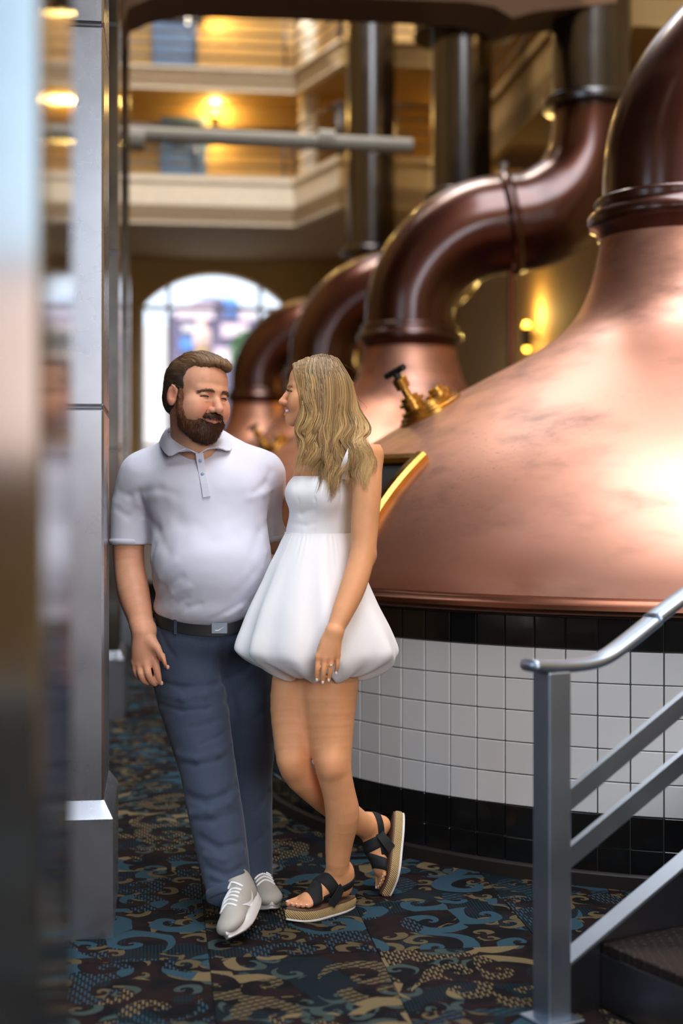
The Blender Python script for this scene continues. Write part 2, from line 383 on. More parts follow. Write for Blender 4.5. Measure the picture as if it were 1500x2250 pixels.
n = 12; xs = np.linspace(b0, b1, n+1); zz = [bt+.62*(1-((x-(b0+b1)/2)/((b1-b0)/2))**2) for x in xs]
obj('wall', prism([H(b0, 45, 0), H(b1, 45, 0)]+[H(x, 45, z) for x, z in zip(xs[::-1], zz[::-1])], None, np.array(H(0, 3, 0))), 'brick_purple', gb)
for x0, y0, x1, y1, m in ((388, 668, 470, 702, 'poster_pink'), (492, 656, 520, 694, 'poster_blue'), (525, 676, 560, 706, 'poster_pink'), (486, 712, 545, 742, 'poster_pink'), (395, 742, 425, 770, 'poster_blue'), (470, 765, 510, 800, 'poster_pink'), (400, 715, 440, 730, 'stone_pale')):
    (la, za), (lb, zb_) = OP(x0, y0), OP(x1, y1); obj('window', bbox((la, 44.9, zb_), (lb, 45.02, za), .02, 'H'), m, gb)
sb = thing('street_house', H(-6, 52, 0), 'pale sunlit building at the left side of the street', 'building')
obj('wall', box((-9, 50, 0), (OP(366, 0, 50)[0], 56, 7.2), 'H'), 'stone_pale', sb)
for k in range(2): obj('window', box((-2.2-k*1.6, 49.95, 3.2), (-1.3-k*1.6, 50.02, 5.2), 'H'), 'poster_blue', sb)
# street tree and statue
l, z = OP(553, 765, 42); tr = thing('street_tree', H(l, 42, 0), 'green street tree seen through the arched window', 'tree')
obj('trunk', tube([H(l, 42, 0), H(l+.05, 42, 2.5), H(l, 42, z)], [.12, .1, .06], 8), 'bark', tr)
lv, lf = [], []
for k in range(900):
    d = RNG.normal(size=3); d *= RNG.random()**.4/np.linalg.norm(d); c = np.array(H(l, 42, z-.1))+d*np.array([.62, .62, .7]); a_, b_ = RNG.normal(size=(2, 3))*.07
    q = len(lv); lv += [c-a_, c+b_, c+a_, c-b_]; lf.append((q, q+1, q+2, q+3))
tag(obj('foliage', (lv, lf), 'leaf', tr), kind='stuff')
l, z = OP(444, 722, 41); st = thing('street_statue', H(l, 41, 0), 'pale figure on an ochre pedestal outside the arched window', 'statue')
obj('pedestal', lathe([(.34, 0), (.34, 2.6), (.4, 2.7), (.4, 2.85), (.22, 3.1), (.2, z-.55)], 12, H(l, 41, 0)), 'ochre', st)
obj('figure', lathe([(.0, z-.6), (.24, z-.55), (.27, z-.2), (.24, z-.05), (.09, z+.04), (.15, z+.16), (.14, z+.3), (.0, z+.38)], 14, H(l, 41, 0)), 'skin_pink', st, smooth=True)

# ------------------------------------------------------------------ galleries at the far end
def gallery(zb_, zt, name, label, lc, cap=.09):
    g = thing(name, H(-1.5, 21.5, zb_), label, None, kind='structure')
    pl = [(-5, 21.5), (lc, 21.5), (lc+.5, 19.95), (3.98, 19.95), (3.98, 12.0), (5.1, 12.0), (5.1, 24.95), (-5, 24.95)]
    obj('slab', prism([H(l, a, zb_+.03) for l, a in pl], None, (0, 0, .25)), 'plaster_tan', g)
    edge = [(-5, 21.5), (lc, 21.5), (lc+.5, 19.95), (3.98, 19.95), (3.98, 12.0)]
    for si, ((l0, a0), (l1, a1)) in enumerate(zip(edge, edge[1:])):
        fm = 'plaster_cream' if si < 2 else 'plaster_tan'; d = np.array([l1-l0, a1-a0]); d /= np.hypot(*d); nn = np.array([-d[1], d[0]])*.12
        def pr(z0, z1, o, e): return prism([H(l0-nn[0]*o-d[0]*e, a0-nn[1]*o-d[1]*e, z0), H(l1-nn[0]*o+d[0]*e, a1-nn[1]*o+d[1]*e, z0), H(l1+nn[0]+d[0]*e, a1+nn[1]+d[1]*e, z0), H(l0+nn[0]-d[0]*e, a0+nn[1]-d[1]*e, z0)], None, (0, 0, z1-z0))
        obj('fascia', pr(zb_, zt-cap, 0, 0), fm, g); obj('cap', pr(zt-cap, zt, .35, .03), fm, g)
    return g, edge
lc1 = HP(645, 0, 21.5)[0]
g1, e1 = gallery(Z1, Z2, 'trim_2', 'cream balcony front above the arched window', lc1)
zb3, zt3 = HP(0, 181, 21.5)[1], HP(0, 131, 21.5)[1]
g2, e2 = gallery(zb3, zt3, 'trim_3', 'upper cream balcony front, highest of the two', lc1+.02, .03)
def railing(edge, z0, h, nrail, label, r=.018, posts=(-4, -2.6, -1.2, .2, 1.6)):
    t_ = thing('balcony_railing', H(edge[0][0], edge[0][1], z0), label, 'railing', 'gallery railings')
    for (l0, a0), (l1, a1) in zip(edge, edge[1:]):
        for k in range(nrail):
            z = z0+h*(k+1)/nrail; obj('rail', cyl(H(l0, a0+.06, z), H(l1, a1+.06, z), r*(1.6 if k == nrail-1 else 1), 8), 'steel_dark', t_, smooth=True)
        L = np.hypot(l1-l0, a1-a0); m = max(2, int(L/1.35)+1)
        for q in np.linspace(.02, .98, m):
            c = (l0+(l1-l0)*q, a0+(a1-a0)*q+.06); obj('post', cyl(H(*c, z0), H(*c, z0+h), .022, 8), 'steel_dark', t_, smooth=True)
railing(e1, Z2, .75, 4, 'grey steel railing on the lower far balcony')
railing(e2, zt3, .9, 5, 'grey steel railing on the upper far balcony')
# doors and lamps on the gallery walls
struct('wall_gallery', box((-5, 22.5, Z1+.1), (4.95, 22.7, 14), 'H'), 'plaster_tan', 'tan wall along the far balconies')
def door(name, px0, px1, ytop, zfl, label, a=22.46):
    l0, zt = HP(px0, ytop, a); l1, _ = HP(px1, ytop, a)
    d = thing(name, H((l0+l1)/2, a, zfl), label, None, kind='structure')
    obj('frame', join(box((l0-.07, a-.06, zfl), (l0, a, zt), 'H'), box((l1, a-.06, zfl), (l1+.07, a, zt), 'H'), box((l0-.07, a-.06, zt), (l1+.07, a, zt+.07), 'H')), 'paint_blue', d)
    p_ = obj('panel', box((l0, a-.03, zfl), (l1, a, zt), 'H'), 'paint_blue', d)
    for s in (0, 1): obj('pane', bbox((l0+.1+s*.35, a-.045, zfl+1.1), (l0+.36+s*.35, a-.02, zt-.18), .005, 'H'), 'black_metal', p_)
    obj('handle', bbox((l1-.12, a-.08, zfl+.95), (l1-.05, a-.03, zfl+1.1), .01, 'H'), 'steel', p_)
door('door_1', 362, 442, 268, Z1+.28, 'blue door on the lower far balcony')
door('door_2', 345, 424, 22, zb3+.3, 'blue door on the upper far balcony')
def sconce(px, py, a, label, watts, l=None):
    if l is None: l, z = HP(px, py, a); c = np.array(H(l, a, z)); out = np.array(H(0, -1, 0))
    else:
        a = l*FP/(px-750+TH*FP) if False else a; c = np.array(H(l, a, py)); out = np.array(H(-1, 0, 0))
    s = thing('wall_sconce', c, label, 'lamp', 'up-lighting wall sconces')
    obj('bracket', cyl(c, c+out*.1, .03, 10), 'black_metal', s, smooth=True, sharp=40)
    cc = c+out*.16
    obj('shade', lathe([(.055, -.14), (.06, -.14), (.06, .12), (.055, .12), (.055, -.14)], 18, cc), 'black_metal', s, smooth=True, sharp=40)
    obj('bulb', lathe([(0, -.19), (.035, -.18), (.05, -.13), (.05, .1), (.052, .14), (.035, .19), (0, .20)], 12, cc), 'lamp_glow', s, smooth=True)
    for sg, k in ((1, 1.), (-1, .35)):
        d = bpy.data.lights.new('sconce_light', 'POINT'); d.energy = watts*k; d.color = (1, .66, .20); d.shadow_soft_size = .05
        o = bpy.data.objects.new('sconce_light', d); COL.objects.link(o); o.parent = s; o.location = tuple(out*.19+np.array([0, 0, sg*.30]))
sconce(472, 280, 22.46, 'glowing wall lamp beside the blue door on the lower far balcony', 42)
sconce(478, 6, 22.46, 'glowing wall lamp on the upper far balcony', 60)
# lamps along the right wall; a found from the picture column
def wall_a(px, l): dx = (px-750)/FP; return l*(dx*U[0]+U[1])/(dx*V[0]+V[1])
a_s = wall_a(1183, 4.98); z_s = CZ-(741-1085)/FP*a_s/(U[1]+U[0]*(1183-750)/FP)
sconce(1183, z_s, a_s, 'black wall lamp with a yellow glow between the two nearest kettles', 34, l=4.98)
for aa, lb in ((21.6, 'wall lamp at the far end of the lower right gallery'), (15.6, 'wall lamp in the middle of the lower right gallery'), (13.2, 'wall lamp at the near end of the lower right gallery')):
    sconce(0, Z2+1.2, aa, lb, 25, l=4.98)
# posts, beams and dark fittings on the right
def post(px0, px1, a, z0, z1, mat, name, label, cat='column'):
    l0, _ = HP(px0, 0, a); l1, _ = HP(px1, 0, a); r = (l1-l0)/2; c = H((l0+l1)/2, a, z0)
    o = thing(name, c, label, cat); obj('shaft', lathe([(r, 0), (r, z1-z0)], 28, c, caps=True), mat, o, smooth=True, sharp=40)
    obj('base_ring', lathe([(r, 0), (r*1.18, 0), (r*1.18, .12), (r, .16)], 28, c), mat, o, smooth=True, sharp=40); return o
post(657, 697, 21.8, Z2-.12, 14, 'plaster_cream', 'gallery_column', 'round cream column at the corner of the far balconies')
for k, (aa, zz_) in enumerate(((17.5, 4.6), (14.2, 4.55))):
    o = thing('ceiling_speaker', H(4.6, aa, zz_), ['black box speaker hung under the right gallery, farther one', 'black box speaker hung under the right gallery, nearer one'][k], 'speaker', 'box speakers under the gallery')
    obj('cabinet', bbox((4.4, aa-.25, zz_), (4.8, aa+.25, zz_+.35), .02, 'H'), 'black_metal', o); obj('hanger', cyl(H(4.6, aa, zz_+.34), H(4.6, aa, Z1+.05), .02, 8), 'black_metal', o)
# steel tie tube across the hall
ta, tz0 = HP(266, 296, 14.1); tb, tz1 = HP(905, 321, 14.1)
tt = thing('tie_tube', H(ta, 14.1, tz0), 'horizontal grey steel tube spanning the hall below the beam', 'pipe')
obj('tube', cyl(H(ta-.6, 14.1, tz0+.02), H(tb, 14.1, tz1), .075, 14), 'paint_grey', tt, smooth=True, sharp=40)
for px in (716, 300):
    l, z = HP(px, 309, 14.1); obj('collar', cyl(H(l-.08, 14.1, z+.005), H(l+.08, 14.1, z),   .105, 14), 'paint_grey', tt, smooth=True, sharp=40)

# ------------------------------------------------------------------ steel-clad columns on the left
def clad_column(lr, af, w, dep, label, bw=.03, joints=(1.68, 3.0), bh=.40, zt=5.7, mat='steel_polished'):
    """right face at lr, front face at af"""
    c = H(lr-w/2, af+dep/2, 0); o = thing('clad_column', c, label, 'column', 'steel-clad columns')
    zs = [bh]+list(joints)+[zt]
    for z0, z1 in zip(zs, zs[1:]):
        obj('shaft_panel', bbox((lr-w, af, z0+.004), (lr, af+dep, z1-.004), .007, 'H'), mat, o)
    for z in joints: obj('joint_band', bbox((lr-w+.004, af+.004, z-.006), (lr-.004, af+dep-.004, z+.006), .003, 'H'), 'steel_dark', o)
    # base box with a sloping shoulder
    l0, l1, a0, a1 = lr-w-bw, lr+bw, af-bw*2.2, af+dep+bw
    q = lambda e, z: [H(l0+e*bw, a0+e*bw*2.2, z), H(l1-e*bw, a0+e*bw*2.2, z), H(l1-e*bw, a1-e*bw, z), H(l0+e*bw, a1-e*bw, z)]
    Vt = q(0, 0)+q(0, bh-.035)+q(.1, bh-.03)+q(.97, bh+.01); F = [(i+4*k, (i+1) % 4+4*k, (i+1) % 4+4*k+4, i+4*k+4) for k in range(3) for i in range(4)]+[(12, 13, 14, 15), (3, 2, 1, 0)]
    obj('base', (Vt, F), 'steel_brushed', o)
    for px_ in (.3, .7): obj('rivet', cyl(H(l0+(l1-l0)*px_, a0-.002, .06), H(l0+(l1-l0)*px_, a0+.01, .06), .006, 8), 'steel_dark', o)
    return o
# second column: front face seen from px 163 to 237
af2 = 4.47; lr2 = HP(238, 0, af2)[0]-.014
clad_column(lr2, af2, .42, .48, 'polished steel-clad column the man leans against', joints=(CZ+.268, CZ+1.455, 4.2), mat='steel_brushed')
lr3 = HP(262, 0, 8.7)[0]
clad_column(lr3, 8.7, .42, .48, 'steel-clad column farther down the hall, behind the man', joints=(1.63, 2.82, 4.2))
lr4 = HP(296, 0, 12.9)[0]
clad_column(lr4-.05, 12.9, .42, .48, 'farthest steel-clad column, beside the arched window', joints=(1.63, 2.82, 4.2), zt=12)
lr1 = HP(96, 0, 1.55)[0]
clad_column(lr1, 1.55, .5, .5, 'blurred steel-clad column nearest the camera at the left edge', joints=(3.0, 4.2))
# ------------------------------------------------------------------ copper kettles on tiled plinths
def dome_prof(R):
    k = R/2.05
    base = [(2.0, .985), (1.985, 1.06), (1.945, 1.15), (1.88, 1.25), (1.79, 1.355), (1.68, 1.455), (1.55, 1.55), (1.40, 1.645), (1.23, 1.745), (1.06, 1.84), (.88, 1.935), (.71, 2.025), (.58, 2.115), (.495, 2.21), (.44, 2.32), (.41, 2.43), (.388, 2.54), (.38, 2.63)]
    out = []
    for r, z in base: out.append((r if r < .5 else .5+(r-.5)*(R-.05-.5)/1.5, z))
    return spline([(r, z, 0) for r, z in out], 60)[:, :2]
def kettle(cx, cy, R, label, zfl=4.61, flange2=None, seg=96):
    c = (cx, cy, 0); k = thing('copper_kettle', (cx, cy, .94), label, 'kettle', 'copper brewing kettles in a row'); pf = dome_prof(R)
    dm = obj('dome', lathe(pf, seg, c), 'copper', k, smooth=True)
    obj('rim', lathe([(R-.1, .935), (R-.02, .935), (R+.012, .945), (R+.02, .96), (R+.012, .975), (R-.012, .98), (R-.02, .99), (R-.03, .995), (R-.05, 1.0)], seg, c), 'copper_trim', k, smooth=True, sharp=50)
    obj('neck_ring', lathe([(.37, 2.56), (.395, 2.575), (.405, 2.61), (.43, 2.62), (.445, 2.65), (.44, 2.685), (.415, 2.70), (.405, 2.725), (.415, 2.74), (.405, 2.76), (.37, 2.77)], 48, c), 'copper_pipe', k, smooth=True)
    pts = [(0, 2.6), (0, 2.85), (.03, 3.05), (.15, 3.27), (.345, 3.46), (.58, 3.575), (.83, 3.62), (1.02, 3.645), (1.2, 3.72), (1.38, 3.89), (1.485, 4.14), (1.515, 4.4), (1.52, 4.6)]
    rr = [.37, .37, .375, .385, .40, .41, .41, .41, .41, .39, .35, .325, .32]
    sp = spline([(cx+x, r, z) for (x, z), r in zip(pts, rr)], 60); path = np.c_[sp[:, 0], np.full(60, cy), sp[:, 2]]
    obj('swan_neck', tube(path, sp[:, 1], 40), 'copper_pipe', k, smooth=True, sharp=60)
    # bolted joint, leaning with the pipe
    j = np.array([cx+.83, cy, 3.62]); d = np.array([.97, 0, .16]); d /= np.linalg.norm(d)
    obj('joint_ring', tube([j-d*.05, j-d*.03, j+d*.0, j+d*.03, j+d*.05], [.41, .44, .448, .44, .41], 40), 'copper_pipe', k, smooth=True, sharp=60)
    obj('joint_bolt', cyl(j+np.array([-.05, -.04, .42]), j+np.array([-.05, -.04, .50]), .035, 10), 'steel', k, smooth=True, sharp=40)
    rz = float(np.interp(-.83, -pf[:, 0], pf[:, 1]))
    obj('support_rod', cyl((cx+.84, cy-.05, rz-.02), (cx+.84, cy-.05, 3.25), .03, 10), 'copper_trim', k, smooth=True, sharp=40)
    obj('riser_flange', lathe([(.33, zfl-.05), (.40, zfl-.04), (.415, zfl), (.415, zfl+.03), (.40, zfl+.05), (.33, zfl+.06)], 40, (cx+1.52, cy, 0)), 'riser_steel', k, smooth=True, sharp=50)
    obj('riser', lathe([(.33, zfl+.02), (.33, 13)], 48, (cx+1.52, cy, 0)), 'riser_steel', k, smooth=True)
    if flange2: obj('roof_collar', lathe([(.33, flange2-.10), (.52, flange2-.10), (.54, flange2-.08), (.54, flange2+.1), (.33, flange2+.12)], 40, (cx+1.52, cy, 0)), 'riser_steel', k, smooth=True, sharp=40)
    # surface frame of the dome at azimuth ph, profile radius r
    def surf(ph, r):
        z = float(np.interp(-r, -pf[:, 0], pf[:, 1])); i = int(np.argmin(abs(pf[:, 0]-r))); i = min(max(i, 1), 58); tn = pf[i+1]-pf[i-1]; tn /= np.hypot(*tn); nr = np.array([tn[1], -tn[0]])
        e = np.array([cos(ph), sin(ph), 0]); p = np.array([cx, cy, 0])+e*r+np.array([0, 0, z]); n = e*nr[0]+np.array([0, 0, nr[1]])
        s = e*tn[0]+np.array([0, 0, tn[1]]); return p, n, s, np.array([-sin(ph), cos(ph), 0])
    # brass manway fitting
    p, n, s, tt_ = surf(radians(192.5), .5+.74*(R-.55)/1.5)
    def stack(prof_, o=0., q=0.):
        b = p+s*o+tt_*q; return [tube([b+n*h*.85 for _, h in prof_], [r_*.85 for r_, _ in prof_], 24)]
    fit = obj('manway', join(*stack([(.185, -.012), (.185, .012), (.17, .018), (.17, .03), (.15, .034), (.15, .055), (.12, .06)])), 'brass', k, smooth=True, sharp=40)
    obj('hinge', join(*stack([(.07, .05), (.07, .075), (.045, .08), (.045, .10)], .07)), 'brass', fit, smooth=True, sharp=40)
    vb = obj('valve_body', join(*stack([(.055, .05), (.055, .085), (.07, .088), (.07, .105), (.05, .108), (.05, .13), (.022, .133), (.022, .175), (.038, .178), (.042, .235), (.03, .245)], -.06)), 'brass', k, smooth=True, sharp=40)
    pk = p-s*.06+n*.205; obj('valve_handle', join(cyl(pk, pk+n*.03, .018, 12), cyl(pk+n*.03-tt_*.06-s*.03, pk+n*.035+tt_*.06+s*.03, .016, 10)), 'black_metal', vb, smooth=True, sharp=40)
    # brass-framed inspection hatch
    r_t, r_b = .5+1.14*(R-.55)/1.5, .5+1.395*(R-.55)/1.5; pa, pb = radians(200), radians(217.6)
    hat = None
    def bar(q0, q1, wd, nseg=8, h=.03):
        path_ = [surf(q0[0]+(q1[0]-q0[0])*f, q0[1]+(q1[1]-q0[1])*f) for f in np.linspace(0, 1, nseg)]
        pt = np.array([a_[0]+a_[1]*h*.3 for a_ in path_]); T = np.gradient(pt, axis=0); T /= np.linalg.norm(T, axis=1)[:, None]; N = np.array([a_[1] for a_ in path_]); S = np.cross(T, N)
        pr = np.array([(-wd/2, -.02), (wd/2, -.02), (wd/2, h*.5), (wd*.3, h), (-wd*.3, h), (-wd/2, h*.5)]); m = len(pr)
        Vt = (pt[:, None]+pr[None, :, :1]*S[:, None]+pr[None, :, 1:]*N[:, None]).reshape(-1, 3)
        F = [(i*m+q, i*m+(q+1) % m, (i+1)*m+(q+1) % m, (i+1)*m+q) for i in range(nseg-1) for q in range(m)]+[tuple(range(m))[::-1], tuple((nseg-1)*m+q for q in range(m))]
        return Vt, F
    hat = obj('hatch_frame', join(bar((pa, r_t), (pb, r_t), .05), bar((pa, r_b), (pb, r_b), .05), bar((pa, r_t), (pa, r_b), .05), bar((pb, r_t-.02), (pb, r_b+.02), .06)), 'brass', k)
    gv = [[surf(pa+(pb-pa)*f, r_t+(r_b-r_t)*g_) for f in np.linspace(.06, .94, 6)] for g_ in np.linspace(.1, .9, 4)]
    Vt = [q[0]+q[1]*.012 for row in gv for q in row]; F = [(i*6+j_, i*6+j_+1, (i+1)*6+j_+1, (i+1)*6+j_) for i in range(3) for j_ in range(5)]
    obj('hatch_glass', (Vt, F), 'black_metal', hat, smooth=True)
    return k
TS = .113
def plinth(cx, cy, R, label, arc=None, ph0=0.):
    rt = R-.055; c = (cx, cy, 0); k = thing('tiled_plinth', c, label, 'plinth', 'tiled plinths under the kettles')
    n = int(round(2*pi*rt/TS)); st = 2*pi/n; rows = [(.026, 'tile_black', .113), (.139, 'tile_black', .113)]+[(.252+TS*i, 'tile_white', .113) for i in range(5)]+[(.817, 'tile_black', .113)]
    obj('grout_core', lathe([(rt-.009, .0), (rt-.009, .934)], 128, c), 'grout', k, smooth=True)
    obj('skirting', lathe([(rt, 0), (rt+.016, 0), (rt+.016, .045), (rt+.008, .052), (rt-.005, .054)], 128, c), 'dark_wood', k, smooth=True, sharp=40)
    tw = st*rt-.005
    me = {m: mesh('tile', *bbox((-tw/2, -.012, .0018), (tw/2, 0, TS-.0018), .002)) for m in ('tile_black', 'tile_white')}
    rest = {'tile_black': [], 'tile_white': []}
    for i in range(n):
        ph = ph0+(i+.5)*st; deg = math.degrees(ph) % 360; near = arc and arc[0] < deg < arc[1]
        for z, m, h in rows:
            if near:
                o = link('tile', me[m], m, k, (rt*cos(ph), rt*sin(ph), z)); o.rotation_euler = (random.uniform(-.006, .006), 0, ph+pi/2+random.uniform(-.006, .006)); o.scale.y = -1
            else:
                v, f = box((-tw/2, -.012, .0018), (tw/2, 0, TS-.0018)); x, y = v[:, 0].copy(), v[:, 1].copy()
                rest[m].append((np.c_[cx+(rt+y)*cos(ph)-x*sin(ph), cy+(rt+y)*sin(ph)+x*cos(ph), v[:, 2]+z], f))
    for m, nm in (('tile_white', 'white_tiling'), ('tile_black', 'black_tiling')): tag(obj(nm, join(*rest[m]), m, k), kind='stuff')
K1 = (1.62, 6.78); K2 = (.57, 11.9); K3 = (-.20, 15.6); K4 = (-1.12, 19.2)
kettle(*K1, 2.05, 'nearest copper kettle with brass hatch, right of the couple', seg=160)
kettle(*K2, 1.85, 'second copper kettle, its swan neck rising behind the nearest dome')
kettle(*K3, 1.80, 'third copper kettle, its swan neck above the woman', flange2=6.45)
kettle(*K4, 1.80, 'farthest copper kettle, seen between the two heads')
plinth(*K1, 2.05, 'white and black tiled plinth of the nearest kettle', (184, 287), radians(248.4))
plinth(*K2, 1.85, 'tiled plinth of the second kettle'); plinth(*K3, 1.80, 'tiled plinth of the third kettle'); plinth(*K4, 1.80, 'tiled plinth of the farthest kettle')

# ------------------------------------------------------------------ steel stair on the right
SX, SY = (1212-750)/FP*3.68, 3.68; hd = np.array([.866, .5]); pd = np.array([.5, -.866])
def SS(s, p, z): return np.array([SX+hd[0]*s+pd[0]*p, SY+hd[1]*s+pd[1]*p, z])
def SPX(px, py):
    q = (px-750)/FP; s = (q*SY-SX)/(hd[0]-q*hd[1]); Y = SY+hd[1]*s; return s, CZ-(py-1085)/FP*Y
def sbox(s0, s1, p0, p1, z0, z1, b=.003):
    v, f = bbox((s0, p0, z0), (s1, p1, z1), b); return np.array([SS(*q) for q in v]), [t_[::-1] for t_ in f]
slope = (SPX(1500, 1890)[1]-SPX(1240, 2110)[1])/(SPX(1500, 1890)[0]-SPX(1240, 2110)[0])
sr = thing('stair_railing', SS(0, 0, 0), 'galvanised steel stair railing at the lower right', 'railing')
zc = SPX(1212, 1474)[1]
obj('post', sbox(-.036, .036, -.036, .036, 0, zc, .004), 'rail_steel', sr)
obj('post_foot', sbox(-.06, .06, -.06, .06, 0, .008, .002), 'rail_steel', sr)
hp = [SPX(1160, 1462), SPX(1230, 1464), SPX(1290, 1458), SPX(1330, 1443), SPX(1375, 1411), SPX(1430, 1367), SPX(1500, 1311)]
s6, z6 = hp[-1]; sl_h = (hp[-1][1]-hp[-3][1])/(hp[-1][0]-hp[-3][0]); hp += [(s6+1.0, z6+slope*1.0), (s6+1.9, z6+slope*1.9)]
pth = spline([SS(s, 0, z) for s, z in hp], 60)
an = np.linspace(0, 2*pi, 20, endpoint=False); pr = np.c_[.034*np.sign(np.cos(an))*abs(np.cos(an))**.7, .016*np.sign(np.sin(an))*abs(np.sin(an))**.7]
obj('handrail', sweep(pth, pr), 'rail_steel', sr, smooth=True)
def slat(q0, q1, hh):
    (s0, z0), (s1, z1) = SPX(*q0), SPX(*q1); m = (z1-z0)/(s1-s0); s2 = 2.7; z2 = z0+m*(s2-s0)
    v = [SS(s0, -.012, z0-hh/2), SS(s2, -.012, z2-hh/2), SS(s2, -.012, z2+hh/2), SS(s0, -.012, z0+hh/2)]
    return prism(v, None, tuple(pd[0:1]*.02)+(pd[1]*.02, 0))
obj('mid_rail', slat((1238, 1766), (1500, 1546), .056), 'rail_steel', sr)
obj('mid_rail', slat((1238, 1892), (1500, 1673), .056), 'rail_steel', sr)
obj('upper_post', sbox(2.4, 2.47, -.036, .036, 0, 2.2, .004), 'rail_steel', sr)
stv = thing('steel_stair', SS(0, .5, 0), 'dark steel stair with patterned treads beside the railing', 'stairs')
z_s0 = SPX(1243, 2112)[1]; s_s0 = SPX(1243, 2112)[0]
def zst(s): return z_s0+slope*(s-s_s0)
for p0, nm in ((-.006, 'stringer'), (.90, 'stringer')):
    s2 = 2.75; v = [SS(-.02, p0, 0), SS(.28, p0, 0), SS(s2, p0, zst(s2)-.3), SS(s2, p0, zst(s2)), SS(-.02, p0, zst(-.02))]
    o = obj(nm, prism(v, None, (pd[0]*.008, pd[1]*.008, 0)), 'stair_plate' if 'stair_plate' in M else 'steel_dark', stv)
    fl_ = [SS(-.02, p0-.025, zst(-.02)), SS(-.02, p0+.035, zst(-.02)), SS(s2, p0+.035, zst(s2)), SS(s2, p0-.025, zst(s2))]
    obj('flange', prism(fl_, None, (0, 0, .009)), 'rail_steel', o)
t = NT('tread_plate'); co = t.coord()
vo = t.n('ShaderNodeTexVoronoi', voronoi_dimensions='2D'); t.link(t.scaled(co, (38, 38, 38)), vo.inputs['Vector']); vo.inputs['Scale'].default_value = 1; vo.inputs['Randomness'].default_value = .15
hgt = t.ramp(vo.outputs['Distance'], [(.22, 1.), (.34, 0.)]); t.set(Base_Color=lin((58, 50, 46))+(1,), Metallic=.8, Roughness=.5); t.bump(hgt, .8, .004); M['tread_plate'] = t.m
run = .30
for i in range(8):
    s0 = .16+run*i; zt_ = max(.15, zst(s0+run*.5)-.10)
    obj('tread', sbox(s0, s0+run+.02, .004, .895, zt_-.03, zt_, .003), 'tread_plate', stv)
    obj('riser_plate', sbox(s0, s0+.006, .004, .895, max(0, zt_-.17), zt_-.03, .001), 'steel_dark', stv)
# round floor plate behind the man's heel
fp = thing('floor_cover_plate', P(578, 1905, 5.18)*np.array([1, 1, 0]), 'round grey metal cover plate on the carpet by the back shoe', 'cover plate')
cpl = P(578, 1905, 5.18); obj('disc', lathe([(0, .012), (.05, .012), (.06, .008), (.062, 0)], 28, (cpl[0], cpl[1], 0)), 'steel', fp, smooth=True, sharp=40)
obj('screw', lathe([(0, .017), (.008, .016), (.009, .012)], 10, (cpl[0]+.025, cpl[1]-.01, 0)), 'steel_dark', fp)
